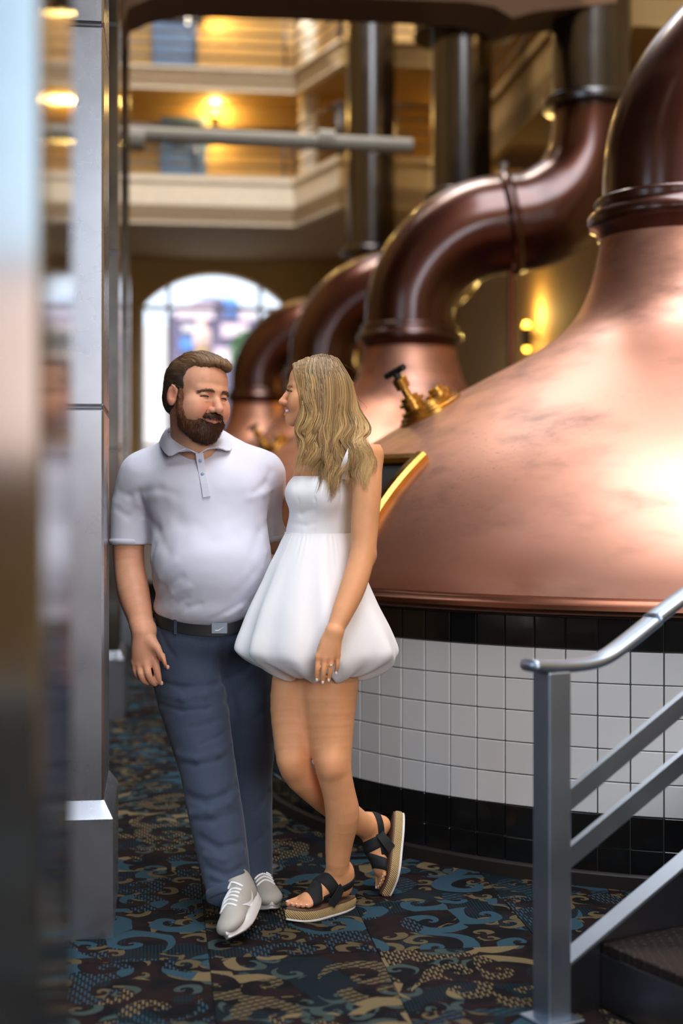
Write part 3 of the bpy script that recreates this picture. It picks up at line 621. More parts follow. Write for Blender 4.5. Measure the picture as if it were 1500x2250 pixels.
# ------------------------------------------------------------------ sculpting: distance fields meshed with surface nets
f32 = np.float32
class Sculpt:
    def __init__(s): s.ops = []
    def _add(s, kind, fn, k, c, br): s.ops.append((kind, fn, k, np.array(c, f32), br)); return s
    def cap(s, a, b, ra, rb=None, k=.02, op='u'):
        a = np.array(a, f32); b = np.array(b, f32); rb = ra if rb is None else rb; ba = b-a; bb = float(ba@ba)+1e-9
        def fn(p):
            pa = p-a; h = np.clip((pa@ba)/bb, 0, 1).astype(f32); d = pa-h[:, None]*ba
            return np.sqrt((d*d).sum(1))-(ra+(rb-ra)*h)
        return s._add(op, fn, k, (a+b)/2, np.sqrt(bb)/2+max(ra, rb))
    def chain(s, pts, rad, k=.02, op='u', k2=None):
        """one limb: a smooth curve of tapering capsules"""
        pts = np.array(pts, float); m = (len(pts)-1)*(3 if len(pts) > 2 else 1)+1
        pp = spline(pts, m).astype(f32) if len(pts) > 2 else pts.astype(f32); rr = spline(np.c_[rad, rad, rad], m)[:, 0].astype(f32) if len(pts) > 2 else np.array(rad, f32)
        def fn(p):
            d = None
            for a, b, ra, rb in zip(pp, pp[1:], rr, rr[1:]):
                ba = b-a; pa = p-a; h = np.clip((pa@ba)/(float(ba@ba)+1e-9), 0, 1); q = pa-h[:, None]*ba; e = np.sqrt((q*q).sum(1))-(ra+(rb-ra)*h); d = e if d is None else np.minimum(d, e)
            return d.astype(f32)
        c = (pp.min(0)+pp.max(0))/2; return s._add(op, fn, k, c, float(np.linalg.norm(pp-c, axis=1).max()+rr.max()))
    def ell(s, c, r, R=None, k=.02, op='u'):
        c = np.array(c, f32); r = np.array(r, f32) if hasattr(r, '__len__') else np.array([r]*3, f32); Rm = None if R is None else np.array(R, f32)
        def fn(p):
            q = p-c
            if Rm is not None: q = q@Rm
            k0 = np.sqrt(((q/r)**2).sum(1)); k1 = np.sqrt(((q/(r*r))**2).sum(1))+1e-9
            return k0*(k0-1)/k1
        return s._add(op, fn, k, c, float(r.max()))
    def rbox(s, c, h, rd, R=None, k=.01, op='u'):
        c = np.array(c, f32); h = np.array(h, f32); Rm = None if R is None else np.array(R, f32)
        def fn(p):
            q = p-c
            if Rm is not None: q = q@Rm
            q = np.abs(q)-(h-rd); return np.sqrt((np.maximum(q, 0)**2).sum(1))+np.minimum(q.max(1), 0)-rd
        return s._add(op, fn, k, c, float(np.sqrt((h*h).sum())))
    def plane(s, c, n, k=.004):            # keep the side the normal does not point to
        c = np.array(c, f32); n = np.array(n, f32); n /= np.linalg.norm(n)
        return s._add('i', lambda p: (p-c)@n, k, c, 1e6)
    def crease(s, pts, amp, w):            # amp > 0 carves, < 0 raises
        pts = np.array(pts, f32)
        for a, b in zip(pts, pts[1:]):
            ba = b-a; bb = float(ba@ba)+1e-9
            def fn(p, a=a, ba=ba, bb=bb):
                pa = p-a; h = np.clip((pa@ba)/bb, 0, 1).astype(f32); d = pa-h[:, None]*ba; return amp*np.exp(-(d*d).sum(1)/(w*w))
            s._add('d', fn, 0, (a+b)/2, np.sqrt(bb)/2+3*w)
        return s
    def disp(s, fn): return s._add('d', fn, 0, (0, 0, 0), 1e6)
    def eval(s, p, ops=None):
        p = p.astype(f32); d = np.full(len(p), 1., f32)
        for kind, fn, k, c, br in (ops if ops is not None else s.ops):
            e = fn(p)
            if kind == 'u':
                if k > 0: h = np.maximum(k-np.abs(d-e), 0)/k; d = np.minimum(d, e)-h*h*k*.25
                else: d = np.minimum(d, e)
            elif kind == 's':
                if k > 0: h = np.maximum(k-np.abs(d+e), 0)/k; d = np.maximum(d, -e)+h*h*k*.25
                else: d = np.maximum(d, -e)
            elif kind == 'i':
                h = np.maximum(k-np.abs(d-e), 0)/k; d = np.maximum(d, e)+h*h*k*.25
            else: d = d+e
        return d
    def near(s, c, rad): return [o for o in s.ops if o[4] > 1e5 or np.linalg.norm(o[3]-c) < o[4]+rad+.06+o[2]]
    def blockeval(s, p, bs=.16):
        key = np.floor(p/bs).astype(np.int64); key = (key[:, 0]*4096+key[:, 1])*4096+key[:, 2]
        order = np.argsort(key, kind='stable'); ks = key[order]; cut = np.r_[0, np.flatnonzero(np.diff(ks))+1, len(ks)]; out = np.empty(len(p), f32)
        for i in range(len(cut)-1):
            ix = order[cut[i]:cut[i+1]]; q = p[ix]; c = (q.min(0)+q.max(0))/2; out[ix] = s.eval(q, s.near(c, bs*.9))
        return out
    def mesh(s, lo, hi, h, refine=1):
        lo = np.array(lo, float); hi = np.array(hi, float); B = 4
        nb = np.ceil((hi-lo)/(h*B)).astype(int)+1; n = nb*B+1
        g = np.stack(np.meshgrid(*[lo[i]+(np.arange(nb[i])+.5)*B*h for i in range(3)], indexing='ij'), -1).reshape(-1, 3)
        dc = s.blockeval(g.astype(f32)); act = np.abs(dc) < h*B*1.25+.004
        D = np.repeat(np.repeat(np.repeat(np.where(dc > 0, 1., -1.).astype(f32).reshape(nb), B, 0), B, 1), B, 2)
        D = np.pad(D, ((0, 1),)*3, mode='edge')
        ai = np.argwhere(act.reshape(nb)); off = np.stack(np.meshgrid(*[np.arange(B+1)]*3, indexing='ij'), -1).reshape(-1, 3)
        idx = (ai[:, None]*B+off[None]).reshape(-1, 3); flat = np.unique((idx[:, 0]*n[1]+idx[:, 1])*n[2]+idx[:, 2])
        ix = np.stack(np.unravel_index(flat, tuple(n)), -1)
        D.reshape(-1)[flat] = s.blockeval((lo+ix*h).astype(f32))
        S = D < 0
        c000 = S[:-1, :-1, :-1]; cnt = sum(S[i:n[0]-1+i, j:n[1]-1+j, k:n[2]-1+k].astype(np.int8) for i in (0, 1) for j in (0, 1) for k in (0, 1))
        cells = np.argwhere((cnt > 0) & (cnt < 8)); m = len(cells); ids = np.full(tuple(n-1), -1, np.int64); ids[tuple(cells.T)] = np.arange(m)
        acc = np.zeros((m, 3)); num = np.zeros(m)
        co = [(i, j, k) for i in (0, 1) for j in (0, 1) for k in (0, 1)]
        val = {c: D[cells[:, 0]+c[0], cells[:, 1]+c[1], cells[:, 2]+c[2]].astype(float) for c in co}
        for a in co:
            for ax in range(3):
                if a[ax] == 0:
                    b = list(a); b[ax] = 1; b = tuple(b); va, vb = val[a], val[b]; x = (va < 0) != (vb < 0); t_ = np.where(x, va/(va-vb+1e-12), 0)
                    pt = np.array(a, float)[None]+np.eye(3)[ax][None]*t_[:, None]; acc[x] += pt[x]; num += x
        Vt = lo+(cells+acc/np.maximum(num, 1)[:, None])*h
        F = []
        for ax in range(3):
            sl0 = [slice(None)]*3; sl1 = [slice(None)]*3; sl0[ax] = slice(0, -1); sl1[ax] = slice(1, None)
            A, Bv = S[tuple(sl0)], S[tuple(sl1)]; e = np.argwhere(A != Bv); o1, o2 = [(1, 2), (2, 0), (0, 1)][ax]
            ok = (e[:, o1] > 0) & (e[:, o2] > 0) & (e[:, o1] < n[o1]-1) & (e[:, o2] < n[o2]-1); e = e[ok]; ins = A[tuple(e.T)]
            q = []
            for da, db in ((-1, -1), (0, -1), (0, 0), (-1, 0)):
                c = e.copy(); c[:, o1] += da; c[:, o2] += db; q.append(ids[tuple(c.T)])
            q = np.stack(q, 1); q[~ins] = q[~ins][:, ::-1]; F.append(q[(q >= 0).all(1)])
        F = np.vstack(F)
        for _ in range(refine):
            ep = h*.5; d0 = s.blockeval(Vt.astype(f32)); G = np.stack([s.blockeval((Vt+np.eye(3)[i]*ep).astype(f32))-d0 for i in range(3)], 1)/ep
            gl = (G*G).sum(1)+1e-6; st_ = G*(d0/gl)[:, None]; ln = np.linalg.norm(st_, axis=1); st_ *= np.minimum(1, h*.7/np.maximum(ln, 1e-9))[:, None]; Vt = Vt-st_
        return Vt, F
def fastmesh(name, Vt, F, colors=None):
    Vt = np.asarray(Vt, f32); F = np.asarray(F); me = bpy.data.meshes.new(name); k = F.shape[1]
    me.vertices.add(len(Vt)); me.vertices.foreach_set('co', Vt.reshape(-1)); me.loops.add(F.size); me.loops.foreach_set('vertex_index', F.reshape(-1).astype(np.int32))
    me.polygons.add(len(F)); me.polygons.foreach_set('loop_start', np.arange(0, F.size, k, dtype=np.int32))
    me.update(calc_edges=True); me.validate(); me.polygons.foreach_set('use_smooth', np.ones(len(me.polygons), bool))
    if colors is not None:
        at = me.color_attributes.new('Col', 'FLOAT_COLOR', 'POINT'); c4 = np.ones((len(Vt), 4), f32); c4[:, :3] = colors; at.data.foreach_set('color', c4.reshape(-1))
    return me
def sobj(name, VF, mat, parent, colors=None):
    Vt, F = VF; o = link(name, fastmesh(name, Vt-np.array(wloc(parent)), F, colors), mat, parent); return o
def weld(tiles):
    """several Sculpt tiles of one field put together into one mesh"""
    Vs, Fs, n = [], [], 0
    for v, f in tiles: Vs.append(v); Fs.append(f+n); n += len(v)
    return np.vstack(Vs), np.vstack(Fs)
def vnoise(p, sc, seed=0):
    """cheap smooth value noise in [-1,1]"""
    q = p*sc+seed*17.31; i = np.floor(q).astype(np.int64); f = q-i; f = f*f*(3-2*f); out = 0
    for a in (0, 1):
        for b in (0, 1):
            for c in (0, 1):
                h = (i[:, 0]+a)*374761393+(i[:, 1]+b)*668265263+(i[:, 2]+c)*2147483647; h = (h ^ (h >> 13))*1274126177; h = ((h ^ (h >> 16)) & 0xffff)/32767.5-1
                out = out+h*(f[:, 0] if a else 1-f[:, 0])*(f[:, 1] if b else 1-f[:, 1])*(f[:, 2] if c else 1-f[:, 2])
    return out
def rotz(t): return np.array([[cos(t), -sin(t), 0], [sin(t), cos(t), 0], [0, 0, 1.]])
def rotx(t): return np.array([[1, 0, 0], [0, cos(t), -sin(t)], [0, sin(t), cos(t)]])
def roty(t): return np.array([[cos(t), 0, sin(t)], [0, 1, 0], [-sin(t), 0, cos(t)]])
def sstep(a, b, x): t_ = np.clip((x-a)/(b-a), 0, 1); return t_*t_*(3-2*t_)
def ribbons(curves, width, nrm, taper=True):
    """flat strands: curves (n,m,3), outward directions nrm (n,m,3)"""
    c = np.asarray(curves, float); n, m, _ = c.shape; T = np.gradient(c, axis=1); T /= np.linalg.norm(T, axis=2, keepdims=True)+1e-9
    S = np.cross(T, nrm); S /= np.linalg.norm(S, axis=2, keepdims=True)+1e-9
    w = np.broadcast_to(np.asarray(width, float).reshape(-1, 1), (n, m)).copy()
    if taper: w = w*(1-np.linspace(0, 1, m)**3*.85)[None]
    L = c-S*w[..., None]/2; R = c+S*w[..., None]/2; Vt = np.stack([L, R], 2).reshape(-1, 3)
    b = (np.arange(n)[:, None]*m+np.arange(m-1)[None]).reshape(-1)*2
    return Vt, np.stack([b, b+1, b+3, b+2], 1)
# materials for people
def vcol_mat(name, rough, sss=0., spec=.5, bumps=None, sheen=0., sss_col=(1, .35, .2), coat=0.):
    t = NT(name); a = t.n('ShaderNodeVertexColor'); a.layer_name = 'Col'; co = t.coord(); col = a.outputs[0]
    t.set(Base_Color=col, Roughness=rough, Specular_IOR_Level=spec)
    if sss: t.set(Subsurface_Weight=sss, Subsurface_Radius=sss_col, Subsurface_Scale=.006)
    if sheen: t.set(Sheen_Weight=sheen)
    if bumps: t.bump(t.noise(t.scaled(co, bumps[2]) if len(bumps) > 2 else co, bumps[0], 3), bumps[1], .002)
    M[name] = t.m
vcol_mat('skin', .52, .25, .35, (260, .12)); vcol_mat('hair', .5, 0, .35); vcol_mat('beard_hair', .6, 0, .3)
plain('shirt_knit', (214, 212, 224), .82, var=.02, bump=.08, bscale=900, Sheen_Weight=.15)
t = NT('trouser_cloth'); co = t.coord(); f = t.noise(t.scaled(co, (900, 900, 90)), 1, 3, .7)
t.set(Base_Color=t.mix(f, lin((24, 33, 50)), lin((68, 80, 102))), Roughness=.85, Sheen_Weight=.15); t.bump(f, .2, .001); M['trouser_cloth'] = t.m
plain('dress_satin', (246, 240, 238), .5, var=.015, bump=.03, bscale=500, Sheen_Weight=.1)
plain('black_fabric', (16, 16, 18), .8, bump=.2, bscale=900); plain('black_leather', (14, 14, 16), .5, bump=.1, bscale=300)
plain('shoe_knit', (172, 164, 154), .8, bump=.2, bscale=700); plain('shoe_sole', (226, 220, 216), .6); plain('shoe_mark', (250, 246, 244), .4)
t = NT('jute'); co = t.coord(); w_ = t.n('ShaderNodeTexWave', wave_type='BANDS', bands_direction='DIAGONAL'); t.link(co, w_.inputs[0]); w_.inputs['Scale'].default_value = 75; w_.inputs['Distortion'].default_value = 2
t.set(Base_Color=t.mix(w_.outputs[1], lin((150, 116, 70)), lin((206, 178, 128))), Roughness=.9); t.bump(w_.outputs[1], .7, .003); M['jute'] = t.m
plain('cork_brown', (92, 62, 44), .6); plain('nail_white', (244, 226, 220), .25); plain('nail_skin', (226, 168, 146), .35); plain('gold', (226, 170, 90), .2, 1); plain('teeth', (244, 240, 232), .25)
plain('eye_dark', (22, 16, 14), .55); plain('button_blue', (150, 166, 196), .4); plain('diamond', (250, 240, 225), .05, .6)
# ------------------------------------------------------------------ people: shared builders
class TF:
    def __init__(s, c, R, sc=1.): s.c = np.array(c, float); s.R = np.array(R, float); s.s = sc
    def __call__(s, *q): return s.c+s.s*(s.R@np.array(q if len(q) == 3 else q[0], float))
    def inv(s, p): return ((p-s.c)@s.R)/s.s
    def dir(s, *q): return s.R@np.array(q, float)
def head_ops(S, T, wide=1., fem=False):
    s = T.s; R = T.R
    def e(x, y, z, r, k=.02, op='u', rot=None): S.ell(T(x*wide, y, z), np.array(r)*s*np.array([wide, 1, 1]), R if rot is None else R@rot, k*s, op)
    def e2(x, y, z, r, k=.02, op='u', rot=None):
        for g in (-1, 1): e(g*x, y, z, r, k, op, None if rot is None else rot(g))
    def c(a, b, ra, rb, k=.01, op='u'): S.cap(T(a[0]*wide, *a[1:]), T(b[0]*wide, *b[1:]), ra*s, rb*s, k*s, op)
    e(0, .018, .040, (.076, .097, .088), 0)
    e(0, -.045, .045, (.060, .042, .058), .03)
    e(0, -.028, -.03, (.063, .064, .075), .03)
    e(0, -.026, -.07, (.056 if not fem else .047, .056, .046), .03)
    e(0, -.070 if not fem else -.077, -.095, (.026 if not fem else .018, .021, .021), .03)
    e2(.045, -.058, -.020, (.025, .026, .022), .025)
    e2(.039, -.072, -.042, (.022, .02, .022), .02)
    if not fem: e2(.049, -.046, -.05, (.024, .03, .03), .03)
    for g in (-1, 1): c((g*.010, -.086, .023), (g*.044, -.068, .024), .011 if not fem else .007, .009, .015)
    e2(.0325, -.092, .005, (.018, .012, .0105), .012, 's')
    e2(.0325, -.0735, .005, (.0165, .0145, .0125), .005)
    for g in (-1, 1):      # lid line of the smiling eye, lower lid pad
        S.crease([T(wide*(g*x), y, z) for x, y, z in ((.019, -.0865, .0015), (.026, -.0895, .0035), (.034, -.0885, .0040), (.042, -.083, .0020), (.047, -.077, -.001))], .0022*s, .0024*s)
        S.crease([T(wide*(g*x), y, z) for x, y, z in ((.020, -.0865, -.0085), (.032, -.0885, -.0100), (.045, -.079, -.0075))], -.0016*s, .005*s)
        S.crease([T(wide*(g*x), y, z) for x, y, z in ((.019, -.095, -.034), (.027, -.093, -.046), (.034, -.088, -.058))], .0022*s, .005*s)      # smile fold
    br = .0085 if not fem else .007
    c((0, -.084, .018), (0, -.099, -.010), br, br*1.2, .012); c((0, -.099, -.010), (0, -.114, -.032), br*1.25, br*1.65, .008)
    e2(.0125 if not fem else .010, -.099, -.0365, (.0085, .0105, .0085), .007)
    e2(.0065, -.110, -.0435, (.0035, .0045, .003), .003, 's')
    lip = .0052 if not fem else .0042
    if fem: e(0, -.096, -.0655, (.026, .020, .0062), .004, 's')
    for z, dz, r_ in (((-.0605, .003, lip), (-.0695, -.002, lip*1.1)) if not fem else ((-.0585, .003, lip), (-.0735, -.004, lip*1.15))):
        c((-.028, -.0830, z+.003), (0, -.0985, z+dz*.3), r_*.55, r_, .006); c((.028, -.0830, z+.003), (0, -.0985, z+dz*.3), r_*.55, r_, .006)
    if not fem: S.crease([T(wide*x, y, z) for x, y, z in ((-.033, -.081, -.0575), (-.016, -.097, -.0640), (0, -.1025, -.0660), (.016, -.097, -.0640), (.033, -.081, -.0575))], .003*s, .0024*s)
    er = lambda g: rotz(g*-.45)@rotx(.18)
    e2(.079, .014, -.006, (.0075, .0195, .031), .008, 'u', er); e2(.081, .012, -.027, (.006, .011, .012), .006, 'u', er)
    e2(.0875, .008, -.003, (.0080, .0115, .0175), .004, 's', er)
    for g in (-1, 1): S.crease([T(wide*g*.084, y, z) for y, z in ((.004, .018), (.018, .025), (.029, .014), (.030, -.004), (.022, -.022))], -.0022*s, .0036*s)
def capd(q, a, b):
    a, b = np.array(a, float), np.array(b, float); ba = b-a; h = np.clip(((q-a)@ba)/(ba@ba), 0, 1); return np.linalg.norm(q-a-h[:, None]*ba, axis=1)
def polyd(q, pts): return np.min([capd(q, a, b) for a, b in zip(pts, pts[1:])], 0)
def face_colors(q, wide, skin, red, brow, lipc, col, fem=False):
    """q local head points; col starts as skin colours"""
    x = q[:, 0]/wide; ax = np.abs(x); qq = np.c_[ax, q[:, 1], q[:, 2]]; front = q[:, 1] < -.03
    def blend(m, c):
        nonlocal col
        m = np.clip(m, 0, 1)[:, None]; col = col*(1-m)+np.array(c)*m
    blend(.55*np.exp(-((np.linalg.norm((qq-np.array([.042, -.07, -.035]))/np.array([.024, .04, .02]), axis=1))**2)), red)
    blend(.5*np.exp(-((np.linalg.norm((q-np.array([0, -.112, -.034]))/np.array([.016, .02, .016]), axis=1))**2)), red)
    blend(.45*np.exp(-(np.linalg.norm((qq-np.array([.08, .012, -.005]))/.028, axis=1))**2), red)
    bd = polyd(qq, [(.012, -.094, .0200), (.028, -.091, .0220), (.043, -.081, .0185), (.053, -.068, .0120)]); bw = .0048 if not fem else .0026
    blend((1-sstep(bw*.55, bw*1.25, bd))*(.62 if not fem else .75), brow)
    ld = polyd(qq, [(.019, -.0865, .0015), (.026, -.0895, .0035), (.034, -.0885, .0040), (.042, -.083, .0020), (.048, -.077, -.001)])
    blend((1-sstep(.0012, .0034, ld))*.92, (.012, .008, .007))
    md = polyd(q/np.array([wide, 1, 1]), [(-.030, -.084, -.0595), (-.014, -.098, -.0640), (0, -.102, -.0655), (.014, -.098, -.0640), (.030, -.084, -.0595)])
    blend((1-sstep(.0062, .0088, md))*.8*front if not fem else (1-sstep(.010, .0125, md))*.75*front, lipc); sl = (1-sstep(.0008, .002, md)); blend(sl*.6*front, (.05, .015, .012))
    return col
def finger(S, pts, r0, r1, k=.008): S.chain(pts, np.linspace(r0, r1, len(pts)), k, k2=.003)
def hug(S, p, gap):
    """pull points onto a sculpted surface; returns the points and the outward normals"""
    d = S.blockeval(p.astype(f32)); ep = .003; G = np.stack([S.blockeval((p+np.eye(3)[i]*ep).astype(f32))-d for i in range(3)], 1); G /= np.linalg.norm(G, axis=1, keepdims=True)+1e-9
    return p-G*np.clip(d-gap, -.01, .01)[:, None], G
def strands_on(Vt, Nn, count, dirfn, length, seg, lift, jitter, rng, S=None):
    ix = rng.integers(0, len(Vt), count); p = Vt[ix].copy(); n = Nn[ix].copy(); cur = [p.copy()]; nr = [n]
    gap = rng.uniform(.0003, .0028, count) if S is not None else None
    d = dirfn(p, n)+rng.normal(size=p.shape)*jitter; d -= n*(d*n).sum(1, keepdims=True); d /= np.linalg.norm(d, axis=1, keepdims=True)+1e-9
    L = length*(.6+.8*rng.random(count))[:, None]/seg
    for i in range(seg):
        p = p+(d+n*lift*(1-.6*i/seg))*L
        if S is not None: p, n = hug(S, p, gap*(i+1)/seg)
        d2 = dirfn(p, n); d = .75*d+.25*d2/(np.linalg.norm(d2, axis=1, keepdims=True)+1e-9); d -= n*(d*n).sum(1, keepdims=True)*(1. if S is not None else .6)
        d /= np.linalg.norm(d, axis=1, keepdims=True)+1e-9; cur.append(p.copy()); nr.append(n)
    return np.stack(cur, 1), np.stack(nr, 1), ix
def vnormals(Vt, F):
    p = Vt[F[:, :3]]; fn = np.cross(p[:, 1]-p[:, 0], p[:, 2]-p[:, 0]); N = np.zeros_like(Vt)
    for i in range(F.shape[1]): np.add.at(N, F[:, i], fn)
    return N/(np.linalg.norm(N, axis=1, keepdims=True)+1e-12)
def tint(base, n, rng, amt=.25): return np.array(base)[None]*(1+amt*rng.normal(size=(n, 1)))
def shoe(parent, T, name, label, left=False):
    """sneaker; local x side, y heel->toe, z up, sole at z=0"""
    sg = -1 if left else 1; S = Sculpt(); A = lambda *q: T(*q); s = T.s
    S.ell(A(0, .05, .06), np.array([.036, .055, .05])*s, T.R, 0); S.ell(A(0, .04, .10), np.array([.033, .045, .035])*s, T.R, .03)
    S.ell(A(0, .13, .055), np.array([.042, .09, .042])*s, T.R, .03); S.ell(A(.003*sg, .225, .042), np.array([.047, .062, .03])*s, T.R, .03)
    S.plane(A(0, 0, .022), T.dir(0, 0, -1), .004)
    S.cap(A(0, .045, .16), A(0, .04, .10), .034*s, .03*s, .006, 's')
    for i in range(4): S.crease([A(-.036, .105+.028*i, .085-.012*i), A(0, .10+.028*i, .103-.013*i), A(.036, .105+.028*i, .085-.012*i)], .0026*s, .004*s)
    S.crease([A(-.045, .17, .03), A(-.036, .2, .055), A(0, .215, .068), (A(.036, .2, .055)), A(.045, .17, .03)], -.0015*s, .006*s)
    lo = T.c-.36*s; hi = T.c+.36*s
    pts = np.array([A(x, y, z) for x in (-.06, .06) for y in (-.02, .30) for z in (0, .15)]); up = sobj(name, S.mesh(pts.min(0)-.02, pts.max(0)+.02, .0032), 'shoe_knit', parent)
    tag(up, label)
    n = 40; an = np.linspace(0, 2*pi, n, endpoint=False); oy = .136+.152*np.sin(an); wx = np.interp(oy, [-.02, .0, .05, .12, .2, .25, .29], [.028, .034, .040, .041, .052, .049, .02])
    ox = np.cos(an)*wx*1.02; ox = ox+.004*sg*np.clip((oy-.1)/.15, 0, 1); rings = []
    for z, e in ((0.0, .93), (.006, 1.0), (.013, .985), (.017, 1.01), (.026, 1.0), (.034, .96)):
        zz = z+.020*np.clip((oy-.22)/.08, 0, 1)**2*(1 if z < .03 else .5); rings.append(np.array([A(x*e, .136+(y-.136)*e, q) for x, y, q in zip(ox, oy, zz)]))
    Vt = np.vstack(rings); F = [(k*n+i, k*n+(i+1) % n, (k+1)*n+(i+1) % n, (k+1)*n+i) for k in range(5) for i in range(n)]+[tuple(range(n))[::-1], tuple(5*n+i for i in range(n))]
    obj('sole', (Vt, F), 'shoe_sole', up, smooth=True, sharp=50)
    lac = []
    for i in range(6):
        y = .088+.021*i; xs_ = np.linspace(-.030, .030, 11); q_ = np.array([A(x, y+.35*abs(x), .17) for x in xs_]); dw = -T.dir(0, 0, 1)
        for _ in range(30): q_ = q_+dw*np.maximum(S.eval(q_.astype(f32))-.0012, 0)[:, None]*.9
        lac.append(tube(q_, .0034*s, 6))
    obj('laces', join(*lac), 'shoe_mark', up, smooth=True)
    # curved tick mark on the side of the shoe
    out = []
    for sd in (1, -1):
        tk = [(.085, .062, .0005), (.105, .046, .006), (.125, .040, .008), (.15, .045, .006), (.185, .062, .0005)]
        pc = spline([(y, z, w) for y, z, w in tk], 16); vt = []
        for y, z, w in pc:
            for dz in (-w, w):
                p0 = A(sd*.09, y, z+dz); d = -T.dir(sd, 0, 0); q = p0.copy()
                for _ in range(24):
                    dd = float(S.eval(q[None].astype(f32))[0]); q = q+d*max(dd, 0)*.9
                vt.append(q-d*.0015)
        out.append((np.array(vt), [(2*i, 2*i+2, 2*i+3, 2*i+1) for i in range(len(pc)-1)]))
    obj('side_mark', join(*out), 'shoe_mark', up, smooth=True)
    return up
# ------------------------------------------------------------------ the man
SK_M = np.array(lin((222, 160, 126))); RED_M = np.array(lin((212, 120, 98)))
mroot = P(500, 2000, 4.62); mroot[2] = 0
man = thing('person', mroot, 'bearded man in pale polo shirt and blue trousers leaning on a column', 'person')
TM = TF(P(434, 871, 4.71), rotz(radians(44))@roty(radians(4))@rotx(radians(7)), 1.07)     # head frame
S = Sculpt(); head_ops(S, TM, 1.07)
# neck, trunk core, arms
S.cap(TM(0, .030, -.05), P(425, 1010, 4.80), .066, .074, .03); S.cap(TM(0, -.01, -.085), P(440, 1000, 4.745), .05, .055, .03)
S.cap(P(425, 1000, 4.83), P(340, 1030, 4.84), .055, .05, .04); S.cap(P(425, 1000, 4.83), P(555, 1030, 4.86), .055, .05, .04)
S.ell(P(450, 1110, 4.82), (.19, .115, .19), None, .05); S.ell(P(457, 1260, 4.79), (.175, .135, .16), None, .05); S.ell(P(455, 1395, 4.83), (.15, .11, .1), None, .05)
ra = [P(312, 1040, 4.84), P(285, 1150, 4.84), P(283, 1235, 4.83), P(293, 1300, 4.78), P(307, 1355, 4.73), P(317, 1390, 4.70)]
S.chain(ra, [.058, .056, .0515, .0535, .043, .034], .03, k2=.02)
S.cap(P(305, 1375, 4.70), P(326, 1382, 4.70), .027, .025, .02)
hy = 4.68
wr = P(315, 1392, hy+.01)
kn = [P(339, 1446, hy-.005), P(321, 1456, hy-.012), P(307, 1459, hy-.006), P(297, 1453, hy+.006)]
for kk_, r_ in zip(kn, (.0165, .0165, .0155, .0145)): S.cap(wr, kk_, .026, r_, .022)
S.ell(P(316, 1425, hy), (.034, .02, .04), None, .02); S.ell(P(333, 1418, hy-.006), (.018, .018, .024), None, .02)
finger(S, [kn[0], P(344, 1470, hy-.016), P(348, 1488, hy-.012), P(354, 1500, hy-.004)], .0135, .0095)
finger(S, [kn[1], P(325, 1479, hy-.026), P(331, 1494, hy-.018), P(340, 1502, hy-.006)], .0135, .0095)
finger(S, [kn[2], P(309, 1480, hy-.020), P(315, 1494, hy-.012), P(324, 1500, hy+.000)], .0128, .009)
finger(S, [kn[3], P(298, 1473, hy-.006), P(302, 1484, hy+.002), P(310, 1491, hy+.012)], .0115, .0082)
finger(S, [P(330, 1408, hy-.012), P(347, 1427, hy-.026), P(358, 1447, hy-.030), P(367, 1466, hy-.028)], .0165, .0098, .014)
la = [P(575, 1040, 4.88), P(598, 1130, 4.97), P(612, 1190, 5.02), P(650, 1196, 5.00), P(700, 1195, 4.93)]
S.chain(la, [.058, .055, .05, .045, .034], .03, k2=.02)
lw = la[-1]; lk = P(724, 1197, 4.84)
S.cap(lw, lk, .03, .026, .02)
for i, (dy, L_) in enumerate(((-14, 20), (-5, 23), (4, 21), (12, 17))):
    finger(S, [lk+np.array([0, 0, -dy*.0014]), lk+np.array([.012, -.028, -dy*.0017]), lk+np.array([.006, -.028-L_*.001, -dy*.0019])], .0115, .0088)
finger(S, [lw+np.array([0, -.01, .02]), lw+np.array([.016, -.035, .04]), lw+np.array([.022, -.06, .05])], .013, .0095)
# legs (inside the trousers)
S.chain([P(400, 1430, 4.82), P(448, 1690, 4.68), P(506, 1962, 4.50)], [.085, .06, .036], .04); S.chain([P(535, 1430, 4.87), P(542, 1690, 4.87), P(554, 1940, 4.79)], [.085, .06, .036], .04)
zc = P(0, 1000, 4.75)[2]
b1 = S.mesh(np.array([TM.c[0]-.17, TM.c[1]-.2, zc-.03]), np.array([TM.c[0]+.17, TM.c[1]+.22, TM.c[2]+.17]), .0025)
b2 = S.mesh(np.array([-.86, 4.56, P(0, 1525, 4.7)[2]]), np.array([-.615, 4.95, P(0, 1120, 4.8)[2]]), .0032)
b3 = S.mesh(np.array([-.27, 4.70, P(0, 1235, 5)[2]]), np.array([.02, 5.12, P(0, 1100, 5)[2]]), .005)
b4 = S.mesh(np.array([-.62, 4.36, .12]), np.array([-.24, 5.0, zc]), .014, 0)
Vt, F = weld([b1, b2, b3, b4]); q = TM.inv(Vt)
col = np.tile(SK_M, (len(Vt), 1))*(1+.05*vnoise(Vt, 60)[:, None]+.03*vnoise(Vt, 220, 3)[:, None])
inhead = q[:, 2] > -.16
ch = face_colors(q, 1.07, SK_M, RED_M, lin((58, 36, 24)), lin((196, 112, 100)), col.copy()); nearh = (np.abs(q[:, 0]) < .1) & (np.abs(q[:, 1]) < .14) & inhead; col[nearh] = ch[nearh]
kd = np.min([np.linalg.norm(Vt-k_, axis=1) for k_ in kn], 0); col = col+(RED_M-col)*(.6*np.exp(-(kd/.016)**2))[:, None]
sobj('body', (Vt, F), 'skin', man, col)
# thumb nail and index nail
for p_, d_ in ((P(368.5, 1466, hy-.037), (.35, -.8, .2)), (P(355, 1501, hy-.012), (.4, -.8, .1))):
    S2 = Sculpt(); S2.ell(p_, (.0055, .0025, .0075), None, 0); sobj('fingernail', S2.mesh(p_-.012, p_+.012, .0018), 'nail_skin', man)
